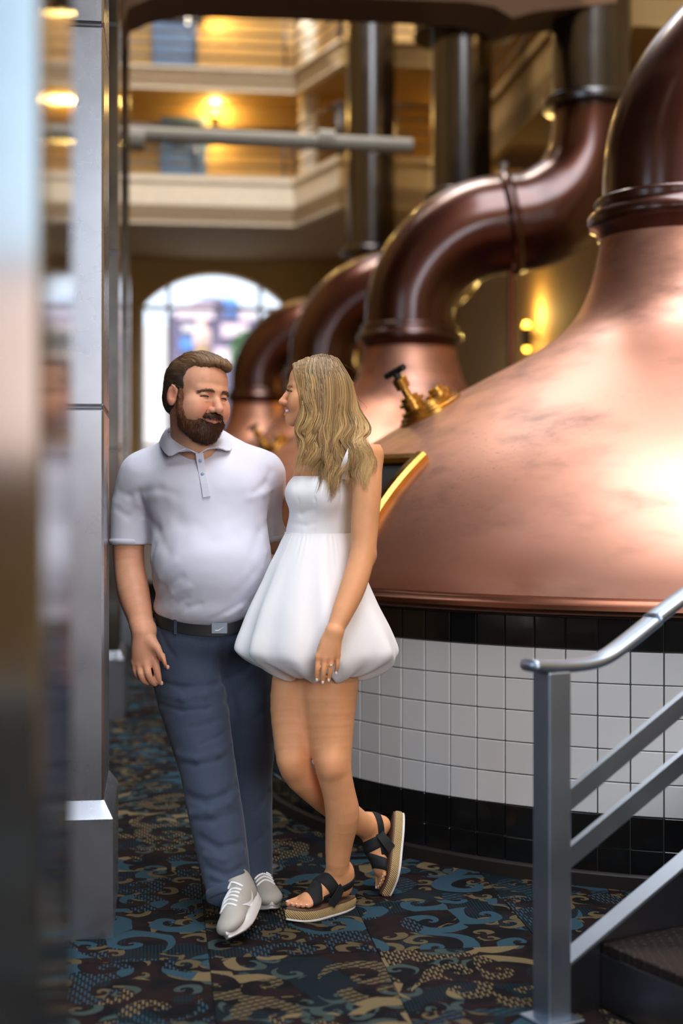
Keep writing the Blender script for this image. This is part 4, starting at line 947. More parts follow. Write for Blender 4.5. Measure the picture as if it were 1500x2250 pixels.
# eyes: a dark sliver between the lids
for g in (-1, 1):
    tb = tube(spline([TM(1.07*g*x, y, z) for x, y, z in ((.022, -.0868, .0018), (.028, -.0888, .0030), (.034, -.0882, .0034), (.041, -.0835, .0018))], 10), [.0006, .0015, .0020, .0022, .0022, .0022, .0022, .0020, .0014, .0005], 6); obj('eye', tb, 'eye_dark', man, smooth=True)
# --- beard
B = Sculpt(); s = TM.s; w = 1.07
def be(x, y, z, r, k=.02, op='u'):
    for g in ((-1, 1) if x else (1,)): B.ell(TM(g*x*w, y, z), np.array(r)*s*np.array([w, 1, 1]), TM.R, k*s, op)
be(0, -.028, -.079, (.066, .062, .050), 0); be(0, -.064, -.104, (.041, .036, .036), .03); be(.048, -.040, -.062, (.022, .034, .034), .02)
for g in (-1, 1):
    B.chain([TM(g*.075*w, -.014, .012), TM(g*.073*w, -.022, -.02), TM(g*.066*w, -.03, -.055)], [.006*s, .011*s, .02*s], .015*s)
    B.ell(TM(g*.043*w, -.088, -.026), np.array([.031, .034, .0265])*s, TM.R, .010*s, 's')
B.ell(TM(0, -.108, -.0670), np.array([.025, .024, .0088])*s, TM.R, .004*s, 's')
for g in (-1, 1):
    B.ell(TM(g*.024*w, -.096, -.0625), np.array([.010, .022, .0050])*s, TM.R, .004*s, 's')
    B.chain([TM(0, -.1035, -.0515), TM(g*.014*w, -.0995, -.0525), TM(g*.027*w, -.0890, -.0545), TM(g*.0375*w, -.0800, -.0620), TM(g*.041*w, -.0740, -.0800)], [.0055*s, .0066*s, .0072*s, .0085*s, .0115*s], .006*s)
B.disp(lambda p: (.0016*vnoise(p, 260)+.0012*vnoise(p, 130, 5)).astype(f32))
bv = B.mesh(TM.c-np.array([.16, .16, .2]), TM.c+np.array([.16, .16, .05]), .0028, 0); rng = np.random.default_rng(3)
bq = TM.inv(bv[0]); cb = lin((62, 37, 23)); cr = np.array(lin((112, 66, 38)))
bc = np.tile(cb, (len(bv[0]), 1)); side = sstep(.03, .075, -bq[:, 0])[:, None]; bc = bc*(1-side*.7)+cr*side*.7
bn = vnormals(bv[0], bv[1]); fr = bn@TM.dir(0, -1, 0)
dn = TM.dir(0, -.25, -1)
crv, nr, ix = strands_on(bv[0], bn, 9000, lambda p, n: np.tile(dn, (len(p), 1))+n*.2, .011, 4, .32, .35, rng)
rv, rf = ribbons(crv, .0009*(.7+.6*rng.random(len(crv))), nr); rc = np.repeat(tint((1, 1, 1), len(crv), rng, .3)*bc[ix]*1.25, 10, 0)
Vt, F = weld([bv, (rv, rf)]); sobj('beard', (Vt, F), 'beard_hair', man, np.clip(np.vstack([bc, rc]), 0, 1))
# --- hair, combed back from a high forehead
Hh = Sculpt()
def he(x, y, z, r, k=.02, op='u', rot=None): Hh.ell(TM(x*w, y, z), np.array(r)*s*np.array([w, 1, 1]), TM.R if rot is None else TM.R@rot, k*s, op)
he(0, .026, .042, (.0825, .0985, .092), 0); he(0, .055, -.02, (.069, .062, .06), .03)
he(0, -.022, .106, (.058, .064, .030), .03); he(.026, -.062, .098, (.034, .030, .020), .02)
he(0, -.098, .030, (.074, .075, .068), .012, 's'); he(0, -.07, -.055, (.09, .085, .075), .015, 's')
for g in (-1, 1):
    he(g*.083, .010, -.02, (.012, .030, .045), .008, 's'); he(g*.066, -.062, .062, (.022, .042, .036), .012, 's')
Hh.plane(TM(0, .06, -.088), TM.dir(0, .1, -1), .006)
def comb(p):
    l = (p-TM.c)@TM.R/TM.s; a = l[:, 0]*120+l[:, 2]*25+2.0*vnoise(l, 30); return (.0014*np.sin(a*2.0)+.0010*np.sin(a*5.1+l[:, 1]*40)).astype(f32)
Hh.disp(comb)
hv = Hh.mesh(TM.c-np.array([.17, .17, .13]), TM.c+np.array([.17, .19, .19]), .0028, 0); hn = vnormals(*hv)
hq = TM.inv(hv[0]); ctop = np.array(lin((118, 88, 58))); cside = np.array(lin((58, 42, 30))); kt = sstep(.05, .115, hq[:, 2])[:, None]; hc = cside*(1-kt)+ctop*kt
def hdir(p, n):
    l = TM.inv(p); back = np.tile(TM.dir(.10, 1, .0), (len(p), 1)); dnv = TM.dir(-.0, .35, -1); f_ = sstep(.02, .10, l[:, 1])[:, None]*sstep(.09, .0, l[:, 2])[:, None]
    fro = sstep(-.02, -.07, l[:, 1])[:, None]; return back*(1-f_)+dnv*f_+TM.dir(.5, .2, .25)*fro
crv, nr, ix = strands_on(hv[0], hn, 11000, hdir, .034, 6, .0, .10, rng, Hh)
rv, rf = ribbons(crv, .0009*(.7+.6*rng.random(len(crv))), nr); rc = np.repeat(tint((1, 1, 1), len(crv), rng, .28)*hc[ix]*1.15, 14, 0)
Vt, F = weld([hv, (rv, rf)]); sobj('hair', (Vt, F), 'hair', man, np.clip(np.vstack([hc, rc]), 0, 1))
# eyebrow strands
ec = []
for g in (-1, 1):
    bp = spline([TM(w*g*x, y, z) for x, y, z in ((.011, -.0970, .0195), (.028, -.0960, .0215), (.043, -.0865, .0180), (.054, -.0725, .0115))], 60)
    for i in range(170):
        f_ = rng.random(); p0 = bp[int(f_*59)]+TM.dir(0, 0, 1)*rng.normal()*.0026+TM.dir(0, -1, 0)*.0005; d = TM.dir(g*.9, .1, .45-.7*f_)*.008*(.6+.6*rng.random()); ec.append([p0, p0+d*.5+TM.dir(0, -.0012, 0), p0+d])
ec = np.array(ec); rv, rf = ribbons(ec, np.full(len(ec), .0009), np.tile(TM.dir(0, -1, 0), (len(ec), 3, 1))); sobj('eyebrows', (rv, rf), 'beard_hair', man, np.tile(lin((88, 60, 42)), (len(rv), 1)))

# --- polo shirt
S = Sculpt()
S.ell(P(455, 1110, 4.82), (.200, .150, .21), None, 0); S.ell(P(452, 1085, 4.765), (.17, .09, .10), None, .10)
S.ell(P(462, 1240, 4.76), (.205, .178, .17), None, .10); S.ell(P(452, 1335, 4.79), (.176, .152, .075), None, .06)
S.cap(P(425, 985, 4.84), P(312, 1043, 4.845), .070, .066, .09); S.cap(P(435, 985, 4.84), P(575, 1042, 4.88), .070, .070, .09)
S.chain([P(318, 1050, 4.845), P(288, 1110, 4.845), P(283, 1170, 4.842), P(282, 1230, 4.838)], [.074, .0675, .0645, .0640], .06)
S.chain([P(568, 1048, 4.885), P(591, 1110, 4.95), P(604, 1165, 5.0), P(612, 1200, 5.03)], [.074, .067, .0650, .0645], .06)
S.rbox(P(270, 1253, 4.83), (.115, .12, .088), .002, None, .003, 's')
dv = np.array(P(612, 1200, 5.03)-P(600, 1150, 4.99)); dv /= np.linalg.norm(dv); fx = np.cross(dv, (0, 1, 0)); fx /= np.linalg.norm(fx); S.rbox(P(605.5, 1174, 5.005)+dv*.061, (.085, .085, .06), .002, np.stack([fx, np.cross(dv, fx), dv], 1), .003, 's')
S.cap(TM(0, .02, -.07), P(425, 978, 4.805), .0705, .079, .004, 's'); S.cap(TM(0, -.01, -.08), P(439, 976, 4.742), .0535, .0575, .004, 's')
S.ell(P(435, 984, 4.685), (.022, .06, .015), None, .006, 's')
S.cap(P(283, 1215, 4.84), P(282, 1235, 4.835), .0560, .0560, .003, 's'); S.cap(P(609, 1188, 5.02), P(612, 1205, 5.03), .056, .057, .003, 's')
def yf(px, py, yg):   # a point at the cloth front found by marching along the sight line
    return P(px, py, yg)
def on(Sx, pts, y0=4.3):
    """points where the sight lines of picture positions meet a sculpted surface"""
    t_ = np.full(len(pts), y0); a_ = np.array(pts, float)
    for _ in range(60):
        p_ = np.stack([(a_[:, 0]-750)/FP*t_, t_, CZ-(a_[:, 1]-1085)/FP*t_], 1); d = Sx.eval(p_.astype(f32)); t_ = np.minimum(t_+np.maximum(d-.0006, 0)*.9, 5.1)
    return [p_[i] for i in range(len(pts))]
folds = [([(318, 1210), (330, 1300), (345, 1350)], .004, .012), ([(328, 1335), (360, 1290), (400, 1268)], .006, .010), ([(345, 1345), (380, 1305), (415, 1290)], -.005, .010), ([(362, 1352), (385, 1325), (412, 1315)], .005, .008), ([(385, 1358), (410, 1335), (440, 1328)], .005, .008),
    ([(330, 1322), (352, 1270), (385, 1235)], -.005, .012), ([(470, 1358), (500, 1345), (540, 1320)], .004, .010), ([(500, 1352), (530, 1335), (560, 1300)], -.004, .010), ([(520, 1300), (560, 1260), (590, 1215)], .004, .014),
    ([(305, 1085), (318, 1130), (322, 1200)], .008, .009), ([(598, 1085), (600, 1140), (602, 1190)], .008, .009), ([(318, 1080), (350, 1075), (385, 1085)], .004, .012), ([(560, 1082), (585, 1060), (596, 1035)], .005, .010), ([(545, 1095), (578, 1085), (598, 1078)], -.004, .010),
    ([(318, 1130), (345, 1165), (370, 1215)], .004, .014), ([(590, 1130), (570, 1170), (555, 1215)], .004, .014), ([(262, 1080), (285, 1090), (308, 1080)], .004, .010), ([(258, 1120), (280, 1135), (305, 1120)], .0035, .010), ([(335, 1290), (332, 1250), (340, 1200)], .004, .010),
    ([(440, 1175), (470, 1190), (520, 1180)], .003, .020), ([(360, 1110), (400, 1150), (460, 1160)], .004, .022), ([(575, 1250), (585, 1215), (592, 1180)], -.004, .010)]
fpts = [(on(S, p_), a_, w_) for p_, a_, w_ in folds]
pk_ = on(S, [(440, 1022), (447, 1045), (452, 1072), (455, 1095)])
for p_, a_, w_ in fpts: S.crease(p_, a_*.6, w_*1.25)
S.disp(lambda p: (.0014*vnoise(p, 14, 2)+.0007*vnoise(p, 36, 4)).astype(f32))
sm = S.mesh(np.array([-.87, 4.5, P(0, 1385, 4.7)[2]]), np.array([-.10, 5.2, P(0, 960, 4.7)[2]]), .0055)
shirt = sobj('polo_shirt', sm, 'shirt_knit', man); tag(shirt, 'pale lavender-blue polo shirt')
SH = S
# sleeve hems and bands
for c0, c1, r_ in ((P(282.6, 1184, 4.841), P(282.4, 1197, 4.84), .0658), (P(602.6, 1163, 4.997), P(605.2, 1174, 5.004), .0662)):
    d = c1-c0; obj('sleeve_hem', tube([c0, c0+d*.08, c0+d*.5, c0+d*.95, c1, c1-d*.02, c0+d*.4], [r_-.003, r_, r_+.001, r_, r_-.003, r_-.007, r_-.008], 28, caps=False), 'shirt_knit', shirt, smooth=True)
# collar: two leaves turned down around the neck
def leaf(pts_top, pts_bot, th=.004):
    a, b = spline(pts_top, 14), spline(pts_bot, 14); rows = [a+(b-a)*f_+np.array([0, -.010, .004])*sin(pi*f_) for f_ in np.linspace(0, 1, 7)]; n = 14
    G = np.array(rows); N = np.cross(np.gradient(G, axis=1), np.gradient(G, axis=0)); N /= np.linalg.norm(N, axis=2, keepdims=True)+1e-9
    Vt = np.vstack([G.reshape(-1, 3), (G+N*th).reshape(-1, 3)]); m = 7*n; F = []
    for i in range(6):
        for j in range(n-1): q_ = (i*n+j, i*n+j+1, (i+1)*n+j+1, (i+1)*n+j); F += [q_, tuple(x+m for x in q_[::-1])]
    edge = [j for j in range(n)]+[i*n+n-1 for i in range(1, 7)]+[6*n+j for j in range(n-2, -1, -1)]+[i*n for i in range(5, 0, -1)]
    for x, y in zip(edge, edge[1:]+edge[:1]): F.append((x, x+m, y+m, y))
    return Vt, F
obj('collar', leaf([P(452, 938, 4.90), P(395, 934, 4.88), P(366, 941, 4.83), P(372, 954, 4.76), P(404, 980, 4.70), P(437, 997, 4.672)],
                   [P(452, 955, 4.93), P(385, 958, 4.92), P(351, 968, 4.84), P(355, 985, 4.75), P(373, 1002, 4.685), P(406, 986, 4.665)]), 'shirt_knit', shirt, smooth=True, sharp=50)
obj('collar', leaf([P(452, 938, 4.90), P(478, 948, 4.89), P(489, 957, 4.83), P(484, 965, 4.77), P(465, 981, 4.70), P(440, 997, 4.672)],
                   [P(452, 955, 4.93), P(490, 958, 4.92), P(506, 966, 4.85), P(509, 978, 4.78), P(502, 992, 4.72), P(478, 982, 4.68)]), 'shirt_knit', shirt, smooth=True, sharp=50)
# placket with two buttons
pp = on(SH, [(439, 1006), (443, 1030), (449, 1060), (454, 1092)], 4.4); pp[0] = P(438, 996, 4.672); pl = spline(pp, 14)+np.array([0, -.003, 0])
obj('placket', sweep(pl, [(-.0125, -.004), (.0125, -.004), (.0125, .002), (.011, .003), (-.011, .003), (-.0125, .002)], up=(0, -1, 0)), 'shirt_knit', shirt)
for i_ in (2, 6):
    c_ = pl[i_]+np.array([0, -.005, 0]); obj('button', tube([c_+np.array([0, .003, 0]), c_, c_-np.array([0, .0012, 0])], [.0058, .0058, .004], 14), 'button_blue', shirt, smooth=True, sharp=40)

# --- trousers
S = Sculpt()
S.ell(P(452, 1395, 4.825), (.182, .148, .095), None, 0); S.cap(P(395, 1365, 4.83), P(508, 1375, 4.83), .125, .125, .05)
R1 = [P(405, 1440, 4.805), P(424, 1540, 4.76), P(446, 1640, 4.70), P(459, 1700, 4.665), P(474, 1790, 4.61), P(490, 1880, 4.555), P(502, 1958, 4.50)]
S.chain(R1, [.122, .115, .100, .093, .088, .080, .071], .05, k2=.03)
R2 = [P(533, 1430, 4.865), P(541, 1540, 4.87), P(545, 1640, 4.875), P(543, 1710, 4.875), P(545, 1800, 4.84), P(548, 1870, 4.81), P(551, 1928, 4.785)]
S.chain(R2, [.112, .105, .092, .085, .083, .078, .072], .03, k2=.03)
S.cap(P(505, 2000, 4.49), P(512, 2030, 4.46), .056, .060, .004, 's'); S.cap(P(551, 1962, 4.785), P(553, 1990, 4.77), .056, .060, .004, 's')
S.plane(P(452, 1348, 4.8), (-.05, 0, 1), .006)
tf = [([(484, 1400), (488, 1450), (492, 1500)], .006, .010), ([(338, 1490), (400, 1512), (470, 1505), (492, 1495)], .007, .009), ([(345, 1518), (400, 1535), (450, 1528), (490, 1512)], -.006, .009), ([(350, 1545), (400, 1562), (455, 1558), (500, 1540)], .007, .008), ([(420, 1600), (460, 1590), (500, 1572)], .006, .008), ([(440, 1635), (475, 1622), (505, 1600)], .005, .008),
    ([(390, 1658), (430, 1668), (480, 1655), (508, 1635)], -.006, .009), ([(392, 1672), (430, 1682), (480, 1672), (508, 1655)], .007, .009), ([(410, 1745), (450, 1762), (495, 1748), (520, 1722)], .008, .010), ([(420, 1790), (460, 1785), (500, 1765), (522, 1745)], -.007, .010), ([(425, 1800), (470, 1805), (520, 1785)], .006, .010), ([(440, 1840), (480, 1865), (530, 1850)], .008, .010), ([(450, 1880), (490, 1890), (535, 1870)], -.008, .010), ([(455, 1905), (500, 1925), (540, 1900)], .008, .010), ([(462, 1935), (500, 1945), (540, 1930)], .006, .008),
    ([(500, 1490), (530, 1478), (560, 1455)], .005, .010), ([(502, 1540), (530, 1520), (552, 1495)], .006, .010), ([(535, 1600), (570, 1570), (600, 1520)], .004, .012), ([(560, 1780), (580, 1760), (592, 1740)], .005, .010), ([(560, 1850), (575, 1840), (588, 1820)], .006, .010), ([(380, 1440), (365, 1420), (352, 1385)], .006, .007), ([(405, 1400), (440, 1410), (470, 1408)], .003, .012), ([(430, 1570), (450, 1650), (470, 1720)], .003, .02), ([(345, 1420), (342, 1460), (345, 1500)], .004, .01)]
tp = [(on(S, p_, 4.2), a_, w_) for p_, a_, w_ in tf]
for p_, a_, w_ in tp: S.crease(p_, a_*(.5+.5*rng.random()), w_*(.9+.5*rng.random()))
S.disp(lambda p: (.0022*vnoise(p, 13, 8)+.0012*vnoise(p, 30, 9)).astype(f32))
tm_ = S.mesh(np.array([-.70, 4.34, P(0, 1990, 4.45)[2]]), np.array([-.18, 5.06, P(0, 1335, 4.8)[2]]), .0055)
trou = sobj('trousers', tm_, 'trouser_cloth', man); tag(trou, 'heathered blue-grey trousers'); TR = S
# belt with plate buckle
bl = on(S, [(322, 1340), (332, 1352), (356, 1366), (400, 1379), (440, 1384), (483, 1385), (520, 1377), (552, 1364), (585, 1352)], 4.3)
bl = [p_+np.array([0, -.006, .0]) for p_ in bl]; back = [P(600, 1352, 4.86), P(560, 1345, 4.97), P(455, 1342, 5.0), P(350, 1340, 4.97), P(318, 1336, 4.88)]
bs = spline(bl+back+[bl[0]], 90); nrm_c = P(455, 1360, 4.83)
def band(path, h, th):
    path = np.array(path); T = np.gradient(path, axis=0); T /= np.linalg.norm(T, axis=1)[:, None]; out = path-nrm_c; out[:, 2] = 0; out /= np.linalg.norm(out, axis=1)[:, None]
    up = np.array([0, 0, 1.])+out*0; G = [path-up*h/2, path-up*h/2+out*th, path+up*h/2+out*th, path+up*h/2]; Vt = np.stack(G, 1).reshape(-1, 3); n = len(path)
    return Vt, [(i*4+j, i*4+(j+1) % 4, (i+1)*4+(j+1) % 4, (i+1)*4+j) for i in range(n-1) for j in range(4)]
belt = obj('belt', band(bs, .036, .005), 'black_leather', man, smooth=True, sharp=35)
bc_ = on(S, [(483, 1379)], 4.3)[0]+np.array([0, -.016, 0])
buck = obj('buckle', bbox(bc_+np.array([-.027, -.004, -.019]), bc_+np.array([.027, .006, .019]), .002), 'rail_steel', belt)
tk = spline([(-.016, -.006, .0004), (-.010, -.0075, .0016), (-.002, -.006, .0018), (.016, .005, .0003)], 14); Vt = []
for x, z, w_ in tk: Vt += [bc_+np.array([x, -.0048, z-w_]), bc_+np.array([x, -.0048, z+w_])]
obj('buckle_mark', (Vt, [(2*i, 2*i+2, 2*i+3, 2*i+1) for i in range(13)]), 'shoe_mark', buck)
for px, py in ((386, 1376), (561, 1361)):
    c_ = on(S, [(px, py)], 4.3)[0]+np.array([0, -.013, 0]); obj('belt_loop', bbox(c_-np.array([.005, .002, .026]), c_+np.array([.005, .002, .024]), .001), 'trouser_cloth', trou)
# hems
for Rr, r_ in ((R1, .0725), (R2, .0735)):
    d = (Rr[-1]-Rr[-2]); d /= np.linalg.norm(d); c0 = Rr[-1]-d*.012; obj('hem', tube([c0, c0+d*.004, c0+d*.028, c0+d*.032, c0+d*.030, c0+d*.01], [r_-.004, r_, r_, r_-.002, r_-.008, r_-.009], 30, caps=False), 'trouser_cloth', trou, smooth=True)
# shoes
def frame(f, upv):
    f = np.array(f, float); f /= np.linalg.norm(f); x = np.cross(f, np.array(upv, float)); x /= np.linalg.norm(x); return np.stack([x, f, np.cross(x, f)], 1)
heel = P(566, 2000, 4.50); fdir = P(525, 2068, 4.33)-P(566, 2000, 4.50)
T1 = TF(P(566, 1979, 4.525), frame((-.19, -.96, -.16), (-.50, .05, .86)), 1.0); pz = T1(0.03, .24, 0)[2]
shoe(man, T1, 'shoe', 'light grey sneaker of the crossed front foot')
T2 = TF(np.array([P(560, 1960, 4.90)[0], 4.875, 0]), frame((.24, -.97, 0), (0, 0, 1)), 1.0)
shoe(man, T2, 'shoe', 'light grey sneaker of the standing back foot', True)
print('shoe low', [float(T1(x, y, 0)[2]) for x, y in ((0, 0), (.04, .05), (.05, .2), (0, .28), (-.05, .2))])
# ------------------------------------------------------------------ the woman
SK_W = np.array(lin((228, 160, 112))); RED_W = np.array(lin((222, 134, 104)))
wroot = P(715, 2020, 4.56); wroot[2] = 0
wom = thing('person', wroot, 'blonde woman in short white bubble dress and black platform sandals', 'person')
TW = TF(P(689, 866, 4.60), rotz(radians(-86))@roty(radians(-3))@rotx(radians(-2)), .90)
def foot_ops(S, T, h, left):
    g = -1 if left else 1; s = T.s; D = lambda *q: T(*q)
    S.cap(D(0, .042, h+.085), D(0, .034, h+.034), .036*s, .031*s, .03); S.cap(D(0, .05, h+.062), D(-.004*g, .115, h+.045), .036*s, .033*s, .03); S.cap(D(-.004*g, .115, h+.043), D(0, .175, h+.022), .031*s, .021*s, .025)
    S.ell(D(0, .172, h+.018), np.array([.043, .036, .018])*s, T.R, .02)
    S.ell(D(.028, .045, h+.082), np.array([.012]*3)*s, None, .014); S.ell(D(-.028, .045, h+.086), np.array([.012]*3)*s, None, .014)
    tips = []
    for i, (x, y0, y1, r_) in enumerate(((-.029, .195, .240, .0118), (-.0095, .197, .238, .0085), (.006, .195, .231, .0080), (.0195, .19, .222, .0075), (.032, .182, .210, .0072))):
        S.cap(D(x*g*1.0, y0-.02, h+.017), D(x*g, y1-.008, h+.011), r_*s, r_*s*.95, .006); tips.append(D(x*g, y1-.004, h+.011+r_*.8))
    return tips
S = Sculpt(); head_ops(S, TW, .97, True)
S.cap(TW(0, .035, -.06), P(738, 1002, 4.625), .047, .052, .03); S.cap(TW(0, -.005, -.08), P(722, 1012, 4.60), .03, .045, .03)
S.cap(P(738, 1008, 4.63), P(800, 1000, 4.51), .05, .048, .05); S.cap(P(735, 1010, 4.64), P(690, 1020, 4.75), .048, .045, .05)
S.ell(P(712, 1090, 4.61), (.088, .083, .14), None, .05); S.ell(P(672, 1090, 4.56), (.045, .05, .05), None, .04); S.ell(P(700, 1175, 4.61), (.078, .072, .10), None, .05); S.ell(P(712, 1330, 4.60), (.12, .10, .12), None, .06)
arm = [P(805, 1002, 4.49), P(806, 1080, 4.465), P(801, 1150, 4.455), P(797, 1213, 4.44), P(777, 1285, 4.405), P(754, 1342, 4.37), P(735, 1386, 4.345)]
S.chain(arm, [.050, .0455, .043, .0395, .0405, .034, .0255], .04, k2=.03)
S.ell(P(812, 1222, 4.455), (.018, .018, .022), None, .025)
hy = 4.335; wr = P(734, 1390, hy+.006)
kn = [P(700, 1443, hy-.004), P(714, 1446, hy-.010), P(728, 1444, hy-.008), P(741, 1438, hy+.0)]
for k_, r_ in zip(kn, (.0115, .0115, .011, .0105)): S.cap(wr, k_, .020, r_, .016)
S.ell(P(722, 1418, hy+.002), (.028, .014, .034), None, .015)
tipsW = []
for k_, m_, t_, r_ in ((kn[0], (697, 1470, hy-.010), (696, 1490, hy-.002), .0094), (kn[1], (711, 1474, hy-.017), (709, 1496, hy-.008), .0096), (kn[2], (726, 1471, hy-.014), (722, 1491, hy-.006), .0092), (kn[3], (741, 1461, hy-.004), (738, 1476, hy+.002), .0080)):
    m2 = P(*m_); t2 = P(*t_); finger(S, [k_, m2, t2], r_, r_*.72, .006); tipsW.append(t2)
finger(S, [P(716, 1402, hy+.012), P(704, 1425, hy+.024), P(701, 1450, hy+.026)], .012, .0085, .012)
# far arm, behind the man's back
fa = [P(682, 1025, 4.76), P(640, 1120, 4.93), P(592, 1185, 5.05), P(520, 1180, 5.08)]
S.chain(fa, [.045, .04, .035, .024], .04, k2=.03); S.cap(fa[-1], fa[-1]+np.array([-.05, .0, .01]), .022, .02, .02)
for i, dz in enumerate((-.022, -.007, .008, .022)): finger(S, [fa[-1]+np.array([-.05, 0, .01+dz]), fa[-1]+np.array([-.085, -.006, .012+dz*1.1]), fa[-1]+np.array([-.115, -.016, .012+dz*1.2])], .009, .007)
finger(S, [fa[-1]+np.array([-.01, -.01, .022]), fa[-1]+np.array([-.035, -.02, .045])], .011, .008)
# standing leg and bent leg
HS = .042
hp, tp_ = P(770, 1993, 4.665), P(606, 2012, 4.47); hp[2] = tp_[2] = 0; f_ = tp_-hp
TS1 = TF(hp, frame(f_, (0, 0, 1)), 1.0)
h2, t2 = P(887, 1799, 4.905), P(866, 1975, 4.80); TS2 = TF(h2, frame(t2-h2, (-1, -.25, 0)), 1.0)
leg1 = [P(728, 1440, 4.57), P(724, 1530, 4.555), P(726, 1610, 4.54), P(733, 1690, 4.515), P(744, 1740, 4.53), P(752, 1790, 4.555), P(745, 1850, 4.585), P(741, 1905, 4.605), TS1(0, .042, HS+.085)]
S.chain(leg1, [.097, .088, .073, .0565, .052, .0545, .045, .0365, .036], .05, k2=.03)
S.ell(P(727, 1682, 4.475), (.034, .03, .04), None, .03)
leg2 = [P(668, 1440, 4.63), P(648, 1530, 4.61), P(644, 1610, 4.58), P(650, 1688, 4.565), P(700, 1738, 4.66), P(748, 1778, 4.75), P(800, 1815, 4.83), TS2(0, .042, HS+.085)]
S.chain(leg2, [.09, .080, .066, .052, .053, .049, .0385, .035], .03, k2=.03)
S.ell(P(640, 1678, 4.53), (.03, .028, .036), None, .03)
tips1 = foot_ops(S, TS1, HS, True); tips2 = foot_ops(S, TS2, HS, True)
c = TW.c; zn = P(0, 1000, 4.6)[2]
b1 = S.mesh(np.array([c[0]-.14, c[1]-.12, zn]), np.array([c[0]+.13, c[1]+.12, c[2]+.14]), .0023)
b2 = S.mesh(np.array([-.20, 4.28, P(0, 1515, 4.35)[2]]), np.array([.145, 4.84, zn+.003]), .0042)
b3 = S.mesh(np.array([-.27, 4.34, 0.02]), np.array([.26, 5.06, P(0, 1515, 4.35)[2]+.004]), .0036)
b4 = S.mesh(np.array([-.52, 4.845, P(0, 1220, 5)[2]]), np.array([-.10, 5.14, P(0, 1040, 4.8)[2]]), .006, 0)
Vt, F = weld([b1, b2, b3, b4]); q = TW.inv(Vt)
col = np.tile(SK_W, (len(Vt), 1))*(1+.035*vnoise(Vt, 50)[:, None]+.02*vnoise(Vt, 200, 3)[:, None])
nearh = (np.abs(q[:, 0]) < .1) & (np.abs(q[:, 1]) < .14) & (q[:, 2] > -.13)
ch = face_colors(q, .97, SK_W, RED_W, lin((120, 84, 56)), lin((206, 106, 100)), col.copy(), True); col[nearh] = ch[nearh]
for pt, a_, r_ in [(P(727, 1690, 4.48), .3, .04), (P(642, 1685, 4.53), .3, .04)]+[(k_, .35, .012) for k_ in kn]+[(t_, .3, .012) for t_ in tips1]:
    col = col+(RED_W*.92-col)*(a_*np.exp(-(np.linalg.norm(Vt-pt, axis=1)/r_)**2))[:, None]
sobj('body', (Vt, F), 'skin', wom, col); SW = S
def nail(p_, r, R=None):
    S2 = Sculpt(); S2.ell(p_, r, R, 0); return sobj('nail', S2.mesh(p_-.012, p_+.012, .0016, 0), 'nail_white', wom)
for t_ in tipsW: nail(t_+np.array([0, -.0052, -.003]), (.0042, .0026, .0068))
for T, tps in ((TS1, tips1), (TS2, tips2)):
    for i, t_ in enumerate(tps): nail(t_-T.dir(0, 0, .0015)+T.dir(0, .002, 0), np.array((.0062, .0068, .0026) if i == 0 else (.004, .0045, .0022)), T.R)
# ring with a stone on the third finger
rc = P(725, 1462, hy-.012); rp = [rc+np.array([.0105*cos(a_), .0105*sin(a_), .0015*cos(a_)]) for a_ in np.linspace(0, 2*pi, 25)]
ring = obj('ring', tube(rp, .0014, 8, caps=False), 'gold', wom, smooth=True)
obj('ring_stone', tube([rc+np.array([.003, -.010, 0]), rc+np.array([.003, -.0125, 0]), rc+np.array([.003, -.0155, 0])], [.0022, .0045, .0022], 10), 'diamond', ring)
# lashes, teeth
for g in (-1, 1):
    tb = spline([TW(.97*g*x, y, z) for x, y, z in ((.020, -.0885, .003), (.028, -.0915, .005), (.036, -.090, .005), (.044, -.084, .002))], 12); out = []
    for i, p_ in enumerate(tb): out.append(tube([p_, p_+TW.dir(g*.25*(i/11), -1, .15)*.004, p_+TW.dir(g*.35*(i/11), -1, .7)*.0075], [.0007, .0005, .0002], 4))
    obj('eyelashes', join(*out), 'eye_dark', wom)
mo = spline([TW(.97*x, y, z) for x, y, z in ((-.021, -.0860, -.0640), (-.010, -.0945, -.0648), (0, -.0970, -.0650), (.010, -.0945, -.0648), (.021, -.0860, -.0640))], 11)
obj('teeth', join(*[tube([p_+TW.dir(0, 0, .0045), p_+TW.dir(0, 0, .003), p_-TW.dir(0, 0, .003), p_-TW.dir(0, 0, .0042)], [.0015, .0027, .0027, .0016], 8) for p_ in mo]), 'teeth', wom, smooth=True)

# --- dress
S = Sculpt()
S.ell(P(712, 1092, 4.61), (.100, .096, .15), None, 0); S.ell(P(664, 1085, 4.565), (.056, .060, .058), None, .04); S.ell(P(716, 1088, 4.525), (.052, .05, .058), None, .05); S.ell(P(699, 1180, 4.61), (.106, .098, .10), None, .06)
S.plane(P(700, 1046, 4.55), (0, 0, 1), .003); S.plane(P(700, 1182, 4.6), (0, 0, -1), .003)
for p_, a_, w_ in (([(694, 1048), (692, 1100), (690, 1172)], .0022, .004), ([(650, 1060), (655, 1100), (660, 1170)], .0012, .004), ([(745, 1060), (748, 1100), (752, 1172)], .0018, .005), ([(632, 1120), (660, 1128), (688, 1120)], .002, .010), ([(640, 1150), (670, 1155), (690, 1150)], .0015, .008)): S.crease(on(S, p_, 4.3), a_, w_)
S.cap(arm[0], arm[3], .052, .047, .004, 's')
bod = sobj('bodice', S.mesh(np.array([-.23, 4.40, P(0, 1190, 4.6)[2]]), np.array([.09, 4.76, P(0, 1035, 4.6)[2]]), .004), 'dress_satin', wom); tag(bod, 'white square-necked bodice')
